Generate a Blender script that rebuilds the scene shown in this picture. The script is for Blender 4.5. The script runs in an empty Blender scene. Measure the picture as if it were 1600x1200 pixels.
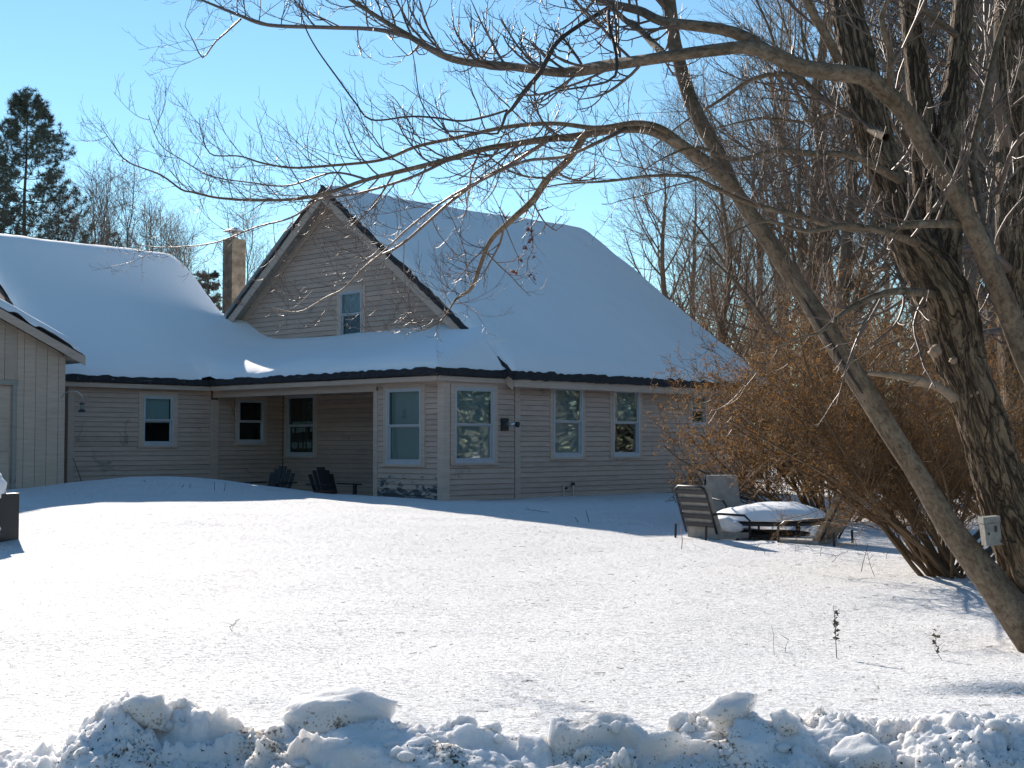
import bpy, math, random
import numpy as np
from mathutils import Vector

random.seed(7)
RNG = np.random.default_rng(11)
S = bpy.context.scene
COL = S.collection
R = math.radians

# ------------------------------------------------------------------ camera
F_PX, HOR, CAMZ = 2148.0, 692.0, 1.08
PITCH = math.atan((HOR - 600) / F_PX)
cam_d = bpy.data.cameras.new('camera'); cam = bpy.data.objects.new('camera', cam_d); COL.objects.link(cam)
cam_d.sensor_width = 36; cam_d.lens = F_PX / 1600 * 36
cam_d.clip_start = 0.05; cam_d.clip_end = 3000
cam.location = (0, 0, CAMZ); cam.rotation_euler = (math.pi / 2 + PITCH, 0, 0)
S.camera = cam
S.render.resolution_x, S.render.resolution_y = 1024, 768

# ------------------------------------------------------------------ sky + sun
SUN_EL, SUN_AZ = 24.0, -22.3      # azimuth: degrees to the right of +Y (behind the house, to the left)
w = bpy.data.worlds.new('World'); S.world = w; w.use_nodes = True
nt = w.node_tree; nt.nodes.clear()
sky = nt.nodes.new('ShaderNodeTexSky'); sky.sky_type = 'NISHITA'; sky.sun_disc = False
sky.sun_elevation = R(SUN_EL); sky.sun_rotation = R(SUN_AZ)
sky.air_density = 1.0; sky.dust_density = 0.0; sky.ozone_density = 1.0; sky.altitude = 100
hs = nt.nodes.new('ShaderNodeHueSaturation'); hs.inputs['Saturation'].default_value = 0.98
tint = nt.nodes.new('ShaderNodeMix'); tint.data_type = 'RGBA'; tint.blend_type = 'MULTIPLY'; tint.inputs[0].default_value = 1; tint.inputs[7].default_value = (0.69, 0.92, 1.0, 1)   # clear cyan winter sky
bg = nt.nodes.new('ShaderNodeBackground'); bg.inputs['Strength'].default_value = 0.092
ow = nt.nodes.new('ShaderNodeOutputWorld')
nt.links.new(sky.outputs[0], hs.inputs['Color']); nt.links.new(hs.outputs[0], tint.inputs[6]); nt.links.new(tint.outputs[2], bg.inputs['Color']); nt.links.new(bg.outputs[0], ow.inputs[0])
sun_d = bpy.data.lights.new('sun', 'SUN'); sun = bpy.data.objects.new('sun', sun_d); COL.objects.link(sun)
sun_d.energy = 5.0; sun_d.angle = R(0.5); sun_d.color = (1.0, 0.90, 0.79)
_d = Vector((-math.sin(R(SUN_AZ)) * math.cos(R(SUN_EL)), -math.cos(R(SUN_AZ)) * math.cos(R(SUN_EL)), -math.sin(R(SUN_EL))))
sun.rotation_euler = _d.to_track_quat('-Z', 'Y').to_euler()
S.view_settings.view_transform = 'Standard'; S.view_settings.look = 'None'
S.view_settings.gamma = 1; S.view_settings.use_curve_mapping = False
S.view_settings.exposure = 0.78
S.render.engine = 'CYCLES'

# ------------------------------------------------------------------ pixel <-> space
cp, sp = math.cos(PITCH), math.sin(PITCH)
def ray(px, py):
    a, b = (px - 800) / F_PX, (600 - py) / F_PX
    return np.array([a, cp - b * sp, sp + b * cp])
def at(px, py, depth):
    r = ray(px, py); return np.array([0, 0, CAMZ]) + r * (depth / r[1])
def proj(P):
    x, y, z = P[0], P[1], P[2] - CAMZ
    d = y * cp + z * sp; h = -y * sp + z * cp
    return 800 + F_PX * x / d, 600 - F_PX * h / d

# house frame: U runs along the long wall (away, right), V along the gable wall (away, left)
TH = R(43.66)
U = np.array([math.sin(TH), math.cos(TH), 0]); V = np.array([-math.cos(TH), math.sin(TH), 0]); ZZ = np.array([0, 0, 1.0])
C0 = np.array([0.06, 27.0, 0.0])
def H(u, v, z): return C0 + u * U + v * V + z * ZZ
def uv_of(x, y):
    d0, d1 = x - C0[0], y - C0[1]
    return d0 * U[0] + d1 * U[1], d0 * V[0] + d1 * V[1]
def hit(px, py, O, n):
    r = ray(px, py); o = np.array([0, 0, CAMZ]); t = np.dot(O - o, n) / np.dot(r, n); return o + r * t
def onv(px, py, v):      # hit on plane v = const -> (u, z)
    p = hit(px, py, H(0, v, 0), V); return uv_of(p[0], p[1])[0], p[2]
def onu(px, py, u):      # hit on plane u = const -> (v, z)
    p = hit(px, py, H(u, 0, 0), U); return uv_of(p[0], p[1])[1], p[2]

# ------------------------------------------------------------------ numpy noise
def _h(ix, iy, iz, s):
    n = (ix.astype(np.int64) * 374761393 + iy.astype(np.int64) * 668265263 + iz.astype(np.int64) * 2147483647 + s * 1274126177) & 0xFFFFFFFF
    n = ((n ^ (n >> 13)) * 1274126177) & 0xFFFFFFFF
    n = (n ^ (n >> 16)) & 0xFFFFFFFF
    return n / 4294967295.0
def vnoise(x, y, z=None, s=0):
    x = np.asarray(x, float); y = np.asarray(y, float); z = np.zeros_like(x) if z is None else np.asarray(z, float)
    ix, iy, iz = np.floor(x), np.floor(y), np.floor(z)
    fx, fy, fz = x - ix, y - iy, z - iz
    fx, fy, fz = fx * fx * (3 - 2 * fx), fy * fy * (3 - 2 * fy), fz * fz * (3 - 2 * fz)
    r = 0
    for a in (0, 1):
        for b in (0, 1):
            for c in (0, 1):
                r = r + _h(ix + a, iy + b, iz + c, s) * (fx if a else 1 - fx) * (fy if b else 1 - fy) * (fz if c else 1 - fz)
    return r * 2 - 1
def fbm(x, y, z=None, o=4, s=0, g=0.5):
    r, a, f = 0, 1.0, 1.0
    for i in range(o):
        r = r + a * vnoise(x * f, y * f, None if z is None else z * f, s + i * 17); a *= g; f *= 2.03
    return r
def worley(x, y, s=0):
    ix, iy = np.floor(x), np.floor(y); best = np.full(x.shape, 9.0); hid = np.zeros(x.shape); sec = np.full(x.shape, 9.0)
    for a in (-1, 0, 1):
        for b in (-1, 0, 1):
            cx, cy = ix + a, iy + b; zz = np.zeros_like(cx)
            px = cx + _h(cx, cy, zz, s); py = cy + _h(cx, cy, zz, s + 5); d = np.hypot(px - x, py - y)
            m = d < best; sec = np.where(m, best, np.minimum(sec, d)); hid = np.where(m, _h(cx, cy, zz, s + 9), hid); best = np.where(m, d, best)
    return best, sec, hid
def sstep(a, b, x):
    t = np.clip((x - a) / (b - a), 0, 1); return t * t * (3 - 2 * t)

# ------------------------------------------------------------------ materials
def mat(name): 
    m = bpy.data.materials.new(name); m.use_nodes = True
    return m, m.node_tree, m.node_tree.nodes['Principled BSDF']
def N(t, kind, **kw):
    n = t.nodes.new(kind)
    for k, v in kw.items():
        if k in n.inputs: n.inputs[k].default_value = v
        else: setattr(n, k, v)
    return n
def ramp(t, fac, stops):
    r = t.nodes.new('ShaderNodeValToRGB'); e = r.color_ramp.elements
    while len(e) < len(stops): e.new(0.5)
    for i, (p, c) in enumerate(stops):
        e[i].position = p; e[i].color = (*c, 1) if len(c) == 3 else c
    t.links.new(fac, r.inputs[0]); return r
def coords(t, scale=(1, 1, 1), kind='Object', rot=(0, 0, 0)):
    tc = t.nodes.new('ShaderNodeTexCoord'); mp = t.nodes.new('ShaderNodeMapping'); mp.inputs['Scale'].default_value = scale; mp.inputs['Rotation'].default_value = rot
    t.links.new(tc.outputs[kind], mp.inputs[0]); return mp.outputs[0]
def noise(t, co, scale, detail=4, rough=0.55, dist=0.0):
    n = N(t, 'ShaderNodeTexNoise', Scale=scale, Detail=detail, Roughness=rough, Distortion=dist); t.links.new(co, n.inputs['Vector']); return n.outputs[0]
def bump(t, b, hgt, strength, dist, prev=None):
    n = N(t, 'ShaderNodeBump', Strength=strength, Distance=dist); t.links.new(hgt, n.inputs['Height'])
    if prev is not None: t.links.new(prev, n.inputs['Normal'])
    t.links.new(n.outputs[0], b.inputs['Normal']); return n.outputs[0]
def simple(name, col, rough=0.6, metal=0.0, var=0.15, scale=6.0, stretch=(1, 1, 1), bmp=0.0, bdist=0.003):
    m, t, b = mat(name); co = coords(t, stretch)
    f = noise(t, co, scale, 5)
    lo = tuple(c * (1 - var) for c in col); hi = tuple(min(1, c * (1 + var)) for c in col)
    r = ramp(t, f, [(0.3, lo), (0.7, hi)]); t.links.new(r.outputs[0], b.inputs['Base Color'])
    b.inputs['Roughness'].default_value = rough; b.inputs['Metallic'].default_value = metal
    if bmp: bump(t, b, noise(t, co, scale * 3, 5), bmp, bdist)
    return m

def snow_mat(name, fine=55.0, fstr=0.9, fdist=0.012, broad=0.25, dirt=False, col=(0.86, 0.87, 0.88), pits=0.0, sss=0.0):
    m, t, b = mat(name); co = coords(t)
    b.inputs['Roughness'].default_value = 0.8
    b.inputs['Specular IOR Level'].default_value = 0.15
    b.inputs['Base Color'].default_value = (*col, 1)
    if sss:
        b.inputs['Subsurface Weight'].default_value = sss; b.inputs['Subsurface Radius'].default_value = (1.0, 0.92, 0.85); b.inputs['Subsurface Scale'].default_value = 0.07
    n1 = bump(t, b, noise(t, co, 3.0, 3), broad, 0.05)
    n2 = bump(t, b, noise(t, co, fine, 5, 0.65), fstr, fdist, n1)
    if pits:
        # wind crust: scattered raised flakes whose near faces fall out of the low sun
        c2 = coords(t, (0.55, 1, 1)); f = noise(t, c2, 34, 3, 0.6, 0.3); f2 = noise(t, c2, 110, 3, 0.6); big = noise(t, co, 1.3, 3)
        r0 = ramp(t, f, [(0.56, (0, 0, 0)), (0.66, (1, 1, 1))]); r1 = ramp(t, f2, [(0.50, (0, 0, 0)), (0.62, (1, 1, 1))]); rb = ramp(t, big, [(0.34, (.25, .25, .25)), (0.66, (1, 1, 1))])
        q = N(t, 'ShaderNodeMath', operation='MULTIPLY'); t.links.new(r0.outputs[0], q.inputs[0]); t.links.new(rb.outputs[0], q.inputs[1])
        n3 = bump(t, b, q.outputs[0], 1.0, 0.012 * pits, n2); bump(t, b, r1.outputs[0], 1.0, 0.0038 * pits, n3)
    if dirt:
        a = noise(t, co, 3.2, 5, 0.6, 0.4); c = noise(t, co, 75, 3, 0.6)
        mu = N(t, 'ShaderNodeMath', operation='MULTIPLY'); t.links.new(a, mu.inputs[0]); t.links.new(c, mu.inputs[1])
        r1 = ramp(t, mu.outputs[0], [(0.305, col), (0.35, (0.50, 0.45, 0.38)), (0.42, (0.10, 0.085, 0.06))])
        c2 = noise(t, co, 1.6, 4, 0.6)
        r2 = ramp(t, c2, [(0.35, (1, 1, 1)), (0.75, (0.86, 0.82, 0.76))])
        mx = N(t, 'ShaderNodeMix', data_type='RGBA', blend_type='MULTIPLY'); mx.inputs[0].default_value = 1
        t.links.new(r1.outputs[0], mx.inputs[6]); t.links.new(r2.outputs[0], mx.inputs[7])
        t.links.new(mx.outputs[2], b.inputs['Base Color'])
    return m
M_SNOW = snow_mat('lawn_snow', 30, 0.6, 0.008, 0.25, pits=2.2)
M_RSNOW = snow_mat('roof_snow', 22, 0.35, 0.012, 0.25)
M_BANK = snow_mat('plowed_snow', 90, 0.9, 0.006, 0.2, dirt=True, col=(0.84, 0.84, 0.84), sss=0.7)

def siding(name, col, stain=(0.20, 0.17, 0.14), amt=0.61):
    m, t, b = mat(name); co = coords(t, (1.2, 1.2, 9)); co2 = coords(t, (1, 1, 1))
    a = ramp(t, noise(t, co, 2.2, 6, 0.6), [(0.3, tuple(c * 0.86 for c in col)), (0.7, tuple(c * 1.08 for c in col))])
    s = ramp(t, noise(t, co2, 1.5, 7, 0.7, 0.5), [(amt, (0, 0, 0)), (amt + 0.12, (1, 1, 1))])
    mx = N(t, 'ShaderNodeMix', data_type='RGBA'); t.links.new(s.outputs[0], mx.inputs[0]); t.links.new(a.outputs[0], mx.inputs[6]); mx.inputs[7].default_value = (*stain, 1)
    oi = t.nodes.new('ShaderNodeObjectInfo'); mo = N(t, 'ShaderNodeMapRange'); mo.inputs[3].default_value = 0.90; mo.inputs[4].default_value = 1.07; t.links.new(oi.outputs['Random'], mo.inputs[0])
    vm = N(t, 'ShaderNodeVectorMath', operation='SCALE'); t.links.new(mx.outputs[2], vm.inputs[0]); t.links.new(mo.outputs[0], vm.inputs['Scale'])
    t.links.new(vm.outputs[0], b.inputs['Base Color']); b.inputs['Roughness'].default_value = 0.75
    bump(t, b, noise(t, co, 9, 5), 0.35, 0.004)
    return m
PAINT = (0.52, 0.375, 0.295)
M_SIDE = siding('clapboard_paint', PAINT)
M_TRIM = siding('trim_paint', (0.56, 0.415, 0.325), amt=0.68)
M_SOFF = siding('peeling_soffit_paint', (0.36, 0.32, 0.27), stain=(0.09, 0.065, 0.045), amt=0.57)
M_BARN = siding('barn_board_paint', (0.58, 0.43, 0.325), stain=(0.27, 0.23, 0.19), amt=0.6)
# peeled lower boards of the bay
m, t, b = mat('peeling_clapboard'); co = coords(t, (1, 1, 3)); tc = t.nodes.new('ShaderNodeTexCoord'); sx = N(t, 'ShaderNodeSeparateXYZ'); t.links.new(tc.outputs['Object'], sx.inputs[0])
mr = N(t, 'ShaderNodeMapRange'); mr.inputs[1].default_value = 0.62; mr.inputs[2].default_value = -0.05; mr.inputs[3].default_value = -0.12; mr.inputs[4].default_value = 0.22
t.links.new(sx.outputs[2], mr.inputs[0])
ad = N(t, 'ShaderNodeMath', operation='ADD'); t.links.new(noise(t, co, 3.5, 6, 0.65, 0.6), ad.inputs[0]); t.links.new(mr.outputs[0], ad.inputs[1])
rr = ramp(t, ad.outputs[0], [(0.56, PAINT), (0.59, (0.30, 0.28, 0.26)), (0.62, (0.085, 0.085, 0.09))]); t.links.new(rr.outputs[0], b.inputs['Base Color']); b.inputs['Roughness'].default_value = 0.8
bump(t, b, ad.outputs[0], 0.4, 0.01); M_PEEL = m
M_LAP = simple('lap_shadow_backing', (0.11, 0.09, 0.08), 0.95)  # dark wall backing: shadow lines under the clapboard laps put into the colour
M_WHITE = simple('white_window_paint', (0.47, 0.47, 0.48), 0.5, var=0.06)
M_SHING = simple('dark_shingle', (0.028, 0.026, 0.03), 0.9, var=0.5, scale=20, bmp=0.8, bdist=0.02)
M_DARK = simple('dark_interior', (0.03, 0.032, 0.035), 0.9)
M_SHADE = simple('window_shade_cloth', (0.72, 0.72, 0.70), 0.9, var=0.08, scale=2.5, stretch=(1, 1, 0.3))
M_LACE = simple('lace_cloth', (0.85, 0.85, 0.83), 0.9)
M_FLOOR = simple('porch_deck_and_shade_paint', (0.10, 0.09, 0.085), 0.8)
M_BLOCK = simple('concrete_block', (0.17, 0.135, 0.10), 0.9, var=0.45, scale=5, bmp=0.4, bdist=0.006)
M_MORT = simple('mortar', (0.34, 0.30, 0.25), 0.95)
M_METAL = simple('galvanised_metal', (0.55, 0.55, 0.55), 0.35, metal=0.8)
M_BLACKM = simple('black_metal', (0.018, 0.018, 0.020), 0.5)
M_CUSH = simple('weathered_cushion', (0.30, 0.28, 0.25), 0.9, var=0.25, scale=8)
M_WICK = simple('tan_weathered_strap', (0.24, 0.19, 0.13), 0.85, var=0.3, scale=10)
M_REDW = simple('dark_red_wood', (0.055, 0.018, 0.014), 0.6, var=0.3)
M_DKCH = simple('dark_porch_chair_paint', (0.022, 0.02, 0.022), 0.6)
M_BOX = simple('weathered_white_plastic', (0.20, 0.20, 0.18), 0.6, var=0.3, scale=25)
M_PALEW = simple('bare_split_wood', (0.25, 0.18, 0.12), 0.8, var=0.25, scale=12)
M_WEED = simple('dry_weed', (0.10, 0.075, 0.05), 0.9, var=0.3)
M_PEBB = simple('road_grit', (0.05, 0.042, 0.033), 0.9, var=0.4)
M_ASPH = simple('packed_salted_road', (0.48, 0.47, 0.46), 0.9, var=0.2, scale=4)
M_LEAFR = simple('dried_red_leaf', (0.16, 0.045, 0.025), 0.8, var=0.4)
M_STAKE = simple('pink_marker', (0.55, 0.30, 0.28), 0.6)

m, t, b = mat('window_glass')
t.nodes.remove(b); out = [n for n in t.nodes if n.type == 'OUTPUT_MATERIAL'][0]
tr = N(t, 'ShaderNodeBsdfTransparent'); tr.inputs[0].default_value = (0.72, 0.80, 0.80, 1)
gl = N(t, 'ShaderNodeBsdfGlossy', Roughness=0.02); fr = N(t, 'ShaderNodeFresnel', IOR=1.5); ma = N(t, 'ShaderNodeMath', operation='MULTIPLY_ADD'); ma.inputs[1].default_value = 0.42; ma.inputs[2].default_value = 0.01
bn = N(t, 'ShaderNodeBump', Strength=0.10, Distance=0.01); t.links.new(noise(t, coords(t), 1.5, 1), bn.inputs['Height']); t.links.new(bn.outputs[0], gl.inputs['Normal'])
mi = N(t, 'ShaderNodeMixShader'); t.links.new(fr.outputs[0], ma.inputs[0]); t.links.new(ma.outputs[0], mi.inputs[0]); t.links.new(tr.outputs[0], mi.inputs[1]); t.links.new(gl.outputs[0], mi.inputs[2]); t.links.new(mi.outputs[0], out.inputs[0])
M_GLASS = m

def bark(name, dark, light, sc=1.0, moss=None, stretch=0.16, bd=0.02, plates=True):
    m, t, b = mat(name); co = coords(t, (1, stretch, 1), 'UV')
    nz = N(t, 'ShaderNodeTexNoise', Scale=14 * sc, Detail=4); t.links.new(co, nz.inputs['Vector'])
    vs = N(t, 'ShaderNodeVectorMath', operation='SCALE'); vs.inputs['Scale'].default_value = 0.07; t.links.new(nz.outputs['Color'], vs.inputs[0])
    va = N(t, 'ShaderNodeVectorMath', operation='ADD'); t.links.new(co, va.inputs[0]); t.links.new(vs.outputs[0], va.inputs[1])
    f = noise(t, co, 26 * sc, 8, 0.7, 0.7); big = noise(t, coords(t, (1, 0.5, 1), 'UV'), 3.0 * sc, 4)
    if plates:
        def furrow(scale, k):
            g = noise(t, va.outputs[0], scale * sc, 3, 0.55, 0.8); m1 = N(t, 'ShaderNodeMath', operation='SUBTRACT'); m1.inputs[1].default_value = 0.5; t.links.new(g, m1.inputs[0])
            m2 = N(t, 'ShaderNodeMath', operation='ABSOLUTE'); t.links.new(m1.outputs[0], m2.inputs[0]); m3 = N(t, 'ShaderNodeMath', operation='MULTIPLY', use_clamp=True); m3.inputs[1].default_value = k; t.links.new(m2.outputs[0], m3.inputs[0]); return m3.outputs[0]
        pr = N(t, 'ShaderNodeMath', operation='MULTIPLY'); t.links.new(furrow(17, 14), pr.inputs[0]); pa = N(t, 'ShaderNodeMath', operation='MULTIPLY_ADD'); pa.inputs[1].default_value = 0.6; pa.inputs[2].default_value = 0.4; t.links.new(furrow(36, 16), pa.inputs[0]); t.links.new(pa.outputs[0], pr.inputs[1])
        mm = N(t, 'ShaderNodeMath', operation='MULTIPLY'); ad = N(t, 'ShaderNodeMath', operation='ADD'); ad.inputs[1].default_value = 0.42; t.links.new(f, ad.inputs[0]); t.links.new(pr.outputs[0], mm.inputs[0]); t.links.new(ad.outputs[0], mm.inputs[1]); h = mm.outputs[0]
        r = ramp(t, h, [(0.10, dark), (0.70, light), (1.0, tuple(min(1, c * 1.3) for c in light))])
    else:
        h = f; r = ramp(t, f, [(0.33, dark), (0.62, light)])
    r2 = ramp(t, big, [(0.35, (0.66, 0.62, 0.56)), (0.65, (1.12, 1.1, 1.06))])
    mx = N(t, 'ShaderNodeMix', data_type='RGBA', blend_type='MULTIPLY'); mx.inputs[0].default_value = 1
    t.links.new(r.outputs[0], mx.inputs[6]); t.links.new(r2.outputs[0], mx.inputs[7]); c = mx.outputs[2]
    if moss:
        k = ramp(t, noise(t, coords(t), 5, 6, 0.7), [(0.55, (0, 0, 0)), (0.68, (1, 1, 1))]); m2 = N(t, 'ShaderNodeMix', data_type='RGBA')
        t.links.new(k.outputs[0], m2.inputs[0]); t.links.new(c, m2.inputs[6]); m2.inputs[7].default_value = (*moss, 1); c = m2.outputs[2]
    t.links.new(c, b.inputs['Base Color']); b.inputs['Roughness'].default_value = 0.9; b.inputs['Specular IOR Level'].default_value = 0.2
    bump(t, b, h, 1.0, bd); return m
M_BARK1 = bark('furrowed_maple_bark', (0.055, 0.04, 0.028), (0.23, 0.17, 0.115), 1.0, bd=0.02)
M_BARK2 = bark('smooth_grey_bark', (0.09, 0.066, 0.047), (0.27, 0.215, 0.16), 1.6, moss=(0.085, 0.072, 0.04), stretch=0.45, bd=0.010, plates=False)
M_TWIG = simple('twig_bark', (0.13, 0.09, 0.068), 0.55, var=0.25, scale=3)
M_DEADB = simple('dead_dark_branch', (0.035, 0.028, 0.027), 0.8, var=0.3)
M_WOODS = simple('woodland_bark', (0.16, 0.12, 0.085), 0.85, var=0.3, scale=1.2)
M_WTWIG = simple('woodland_twigs', (0.20, 0.145, 0.105), 0.8, var=0.25, scale=0.6)
M_SHRT = simple('shrub_stem', (0.13, 0.078, 0.038), 0.8, var=0.3, scale=2)
M_SHRL = simple('dried_brown_shrub_leaf', (0.30, 0.145, 0.035), 0.75, var=0.45, scale=2.2)
t = M_SHRL.node_tree; b = t.nodes['Principled BSDF']; ou = [n for n in t.nodes if n.type == 'OUTPUT_MATERIAL'][0]; tl = N(t, 'ShaderNodeBsdfTranslucent'); src = b.inputs['Base Color'].links[0].from_socket
t.links.new(src, tl.inputs[0]); mi = N(t, 'ShaderNodeMixShader'); mi.inputs[0].default_value = 0.5; t.links.new(b.outputs[0], mi.inputs[1]); t.links.new(tl.outputs[0], mi.inputs[2]); t.links.new(mi.outputs[0], ou.inputs[0])
M_NEED = simple('pine_needles', (0.085, 0.098, 0.072), 0.7, var=0.4, scale=0.8)
M_PBARK = simple('pine_bark', (0.09, 0.07, 0.055), 0.9, var=0.3)

# ------------------------------------------------------------------ object helpers
def tag(o, label=None, cat=None, group=None, kind=None):
    if label: o['label'] = label
    if cat: o['category'] = cat
    if group: o['group'] = group
    if kind: o['kind'] = kind
    return o
def thing(name, loc, label, cat, group=None):
    o = bpy.data.objects.new(name, None); COL.objects.link(o); o.location = tuple(loc); o.empty_display_size = 0.2
    return tag(o, label, cat, group)
def rootloc(p):
    l = Vector((0, 0, 0))
    while p is not None: l = l + p.location; p = p.parent
    return np.array(l)
def link(name, me, m, parent=None):
    o = bpy.data.objects.new(name, me); COL.objects.link(o)
    if m is not None and not me.materials: me.materials.append(m)
    if parent is not None: o.parent = parent
    return o
def fast(name, verts, faces, m, parent=None, smooth=False, uv=None, base=None):
    """verts in world space; faces: (n,k) array or list"""
    verts = np.asarray(verts, float); off = rootloc(parent)
    if base is not None: off = off + np.asarray(base)
    me = bpy.data.meshes.new(name)
    if isinstance(faces, np.ndarray):
        n, k = faces.shape; me.vertices.add(len(verts)); me.vertices.foreach_set('co', (verts - off).astype(np.float32).ravel())
        me.loops.add(n * k); me.loops.foreach_set('vertex_index', faces.astype(np.int32).ravel())
        me.polygons.add(n); me.polygons.foreach_set('loop_start', np.arange(0, n * k, k, dtype=np.int32)); me.polygons.foreach_set('loop_total', np.full(n, k, dtype=np.int32))
        me.update(calc_edges=True)
    else:
        me.from_pydata([tuple(v) for v in (verts - off)], [], faces); me.update()
    if smooth: me.polygons.foreach_set('use_smooth', np.ones(len(me.polygons), bool))
    if uv is not None:
        l = me.uv_layers.new(name='UVMap'); vi = np.zeros(len(me.loops), np.int32); me.loops.foreach_get('vertex_index', vi)
        l.data.foreach_set('uv', uv[vi].astype(np.float32).ravel())
    o = link(name, me, m, parent)
    if base is not None: o.location = tuple(np.asarray(base))
    return o
class MB:
    """collects shapes for ONE part"""
    def __init__(s): s.v = []; s.f = []
    def add(s, vs, fs):
        n = len(s.v); s.v += [np.asarray(p, float) for p in vs]; s.f += [tuple(i + n for i in f) for f in fs]; return s
    def hexa(s, p):   # 8 pts: bottom 4 ccw, top 4 ccw
        return s.add(p, [(3, 2, 1, 0), (4, 5, 6, 7), (0, 1, 5, 4), (1, 2, 6, 5), (2, 3, 7, 6), (3, 0, 4, 7)])
    def box(s, fr, a, b, c):
        O, A, B, Cc = fr
        P = lambda i, j, k: O + a[i] * A + b[j] * B + c[k] * Cc
        return s.hexa([P(0, 0, 0), P(1, 0, 0), P(1, 1, 0), P(0, 1, 0), P(0, 0, 1), P(1, 0, 1), P(1, 1, 1), P(0, 1, 1)])
    def tube(s, pts, r, n=6, r2=None):
        pts = [np.asarray(p, float) for p in pts]; K = len(pts)
        rs = np.linspace(r, r if r2 is None else r2, K); base = len(s.v); ref = np.array([0.31, 0.17, 0.93])
        for i, p in enumerate(pts):
            T = pts[min(i + 1, K - 1)] - pts[max(i - 1, 0)]; T = T / (np.linalg.norm(T) + 1e-9)
            if abs(np.dot(T, ref)) > 0.97: ref = np.array([0.93, 0.17, 0.31])
            a = np.cross(T, ref); a /= np.linalg.norm(a); b = np.cross(T, a)
            for j in range(n):
                an = 2 * math.pi * j / n; s.v.append(p + rs[i] * (math.cos(an) * a + math.sin(an) * b))
        for i in range(K - 1):
            for j in range(n):
                s.f.append((base + i * n + j, base + i * n + (j + 1) % n, base + (i + 1) * n + (j + 1) % n, base + (i + 1) * n + j))
        s.f.append(tuple(base + j for j in range(n))[::-1]); s.f.append(tuple(base + (K - 1) * n + j for j in range(n)))
        return s
    def build(s, name, m, parent=None, smooth=False):
        return fast(name, np.array(s.v), s.f, m, parent, smooth)
FH = (C0, U, V, ZZ)
def hbox(name, a, b, c, m, parent): return MB().box(FH, a, b, c).build(name, m, parent)

# ================================================================== GROUND
def ground_z(x, y):
    z = -0.17 * (1 - sstep(6, 20, y)) - 0.004 * np.clip(y - 40, 0, 60)
    z = z + 0.035 * fbm(x * 0.22, y * 0.22, o=3, s=3) + 0.010 * fbm(x * 1.1, y * 1.1, o=3, s=8)
    u, v = uv_of(x, y)
    # drift in front of the wing and porch
    p = at(285, 752, 26.6); z = z + 0.33 * np.exp(-(((x - p[0]) * 0.85) / 1.75) ** 2 - ((y - p[1]) / 2.6) ** 2)
    p = at(570, 770, 25.6); z = z + 0.06 * np.exp(-((x - p[0]) / 0.9) ** 2 - ((y - p[1]) / 1.2) ** 2)
    z = z + 0.17 * np.exp(-((x + 8.3) / 2.2) ** 2 - ((y - 26) / 3.5) ** 2)
    z = z - 0.10 * sstep(2, 9, u) * (1 - sstep(3, 10, -v))
    z = z + 0.17 * np.exp(-(((x + 7.5) / 5.2) ** 2) - ((y - 20.5) / 4.2) ** 2)
    # shallow lee hollow along the house wall
    # dug-in edge near the tree at right
    q = at(1560, 1062, 6.9); d = (y - q[1]) - 0.10 * (x - q[0]); z = z - 0.028 * sstep(1.9, 2.35, x) * np.exp(-((d + .05 * vnoise(x * 6, y * 3, s=2)) / 0.09) ** 2) + 0.03 * sstep(1.9, 2.4, x) * sstep(-.05, 0.15, d) * (1 - sstep(0.3, 1.2, d))
    # inside the porch the ground falls away under the deck
    por = sstep(-1.75, -1.35, u) * (1 - sstep(0.0, 0.1, u)) * sstep(1.9, 2.2, v) * (1 - sstep(7.3, 7.5, v)); z = z * (1 - por) + por * (-0.45)
    ins = sstep(0.05, 0.5, u) * (1 - sstep(8, 8.7, u)) * sstep(0.05, 0.4, v) * (1 - sstep(11, 11.3, v)); z = z * (1 - ins) - 0.5 * ins
    # hollow under the patio table
    p = at(1205, 825, 16.6); z = z - 0.17 * np.exp(-((x - p[0]) / 0.62) ** 4 - ((y - p[1] + 0.05) / 0.55) ** 4)
    z = z - 0.55 * (1 - sstep(4.55, 5.35, y))                # down to the road behind the snow bank
    return z
def grid(xs, ys):
    X, Y = np.meshgrid(xs, ys); nx, ny = len(xs), len(ys)
    i = np.arange(ny - 1)[:, None] * nx + np.arange(nx - 1)[None]
    F = np.stack([i, i + 1, i + nx + 1, i + nx], -1).reshape(-1, 4)
    return X, Y, F
xs = np.concatenate([np.linspace(-260, -14, 30)[:-1], np.linspace(-14, 14, 230), np.linspace(14, 260, 30)[1:]])
ys = np.concatenate([np.linspace(4.3, 12, 190)[:-1], np.linspace(12, 38, 300)[:-1], np.linspace(38, 75, 40)[:-1], np.linspace(75, 520, 30)])
X, Y, Fc = grid(xs, ys)
Z = ground_z(X, Y)
o = fast('snowy_ground', np.stack([X, Y, Z], -1).reshape(-1, 3), Fc, M_SNOW, smooth=True); tag(o, 'untouched snow covering the lawn and the land to the horizon', kind='structure')
o = MB().box((np.zeros(3), np.array([1., 0, 0]), np.array([0, 1., 0]), ZZ), (-260, 260), (-12, 4.75), (-0.75, -0.62)).build('road', M_ASPH); tag(o, 'ploughed road in front of the snow bank', kind='structure')

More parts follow.
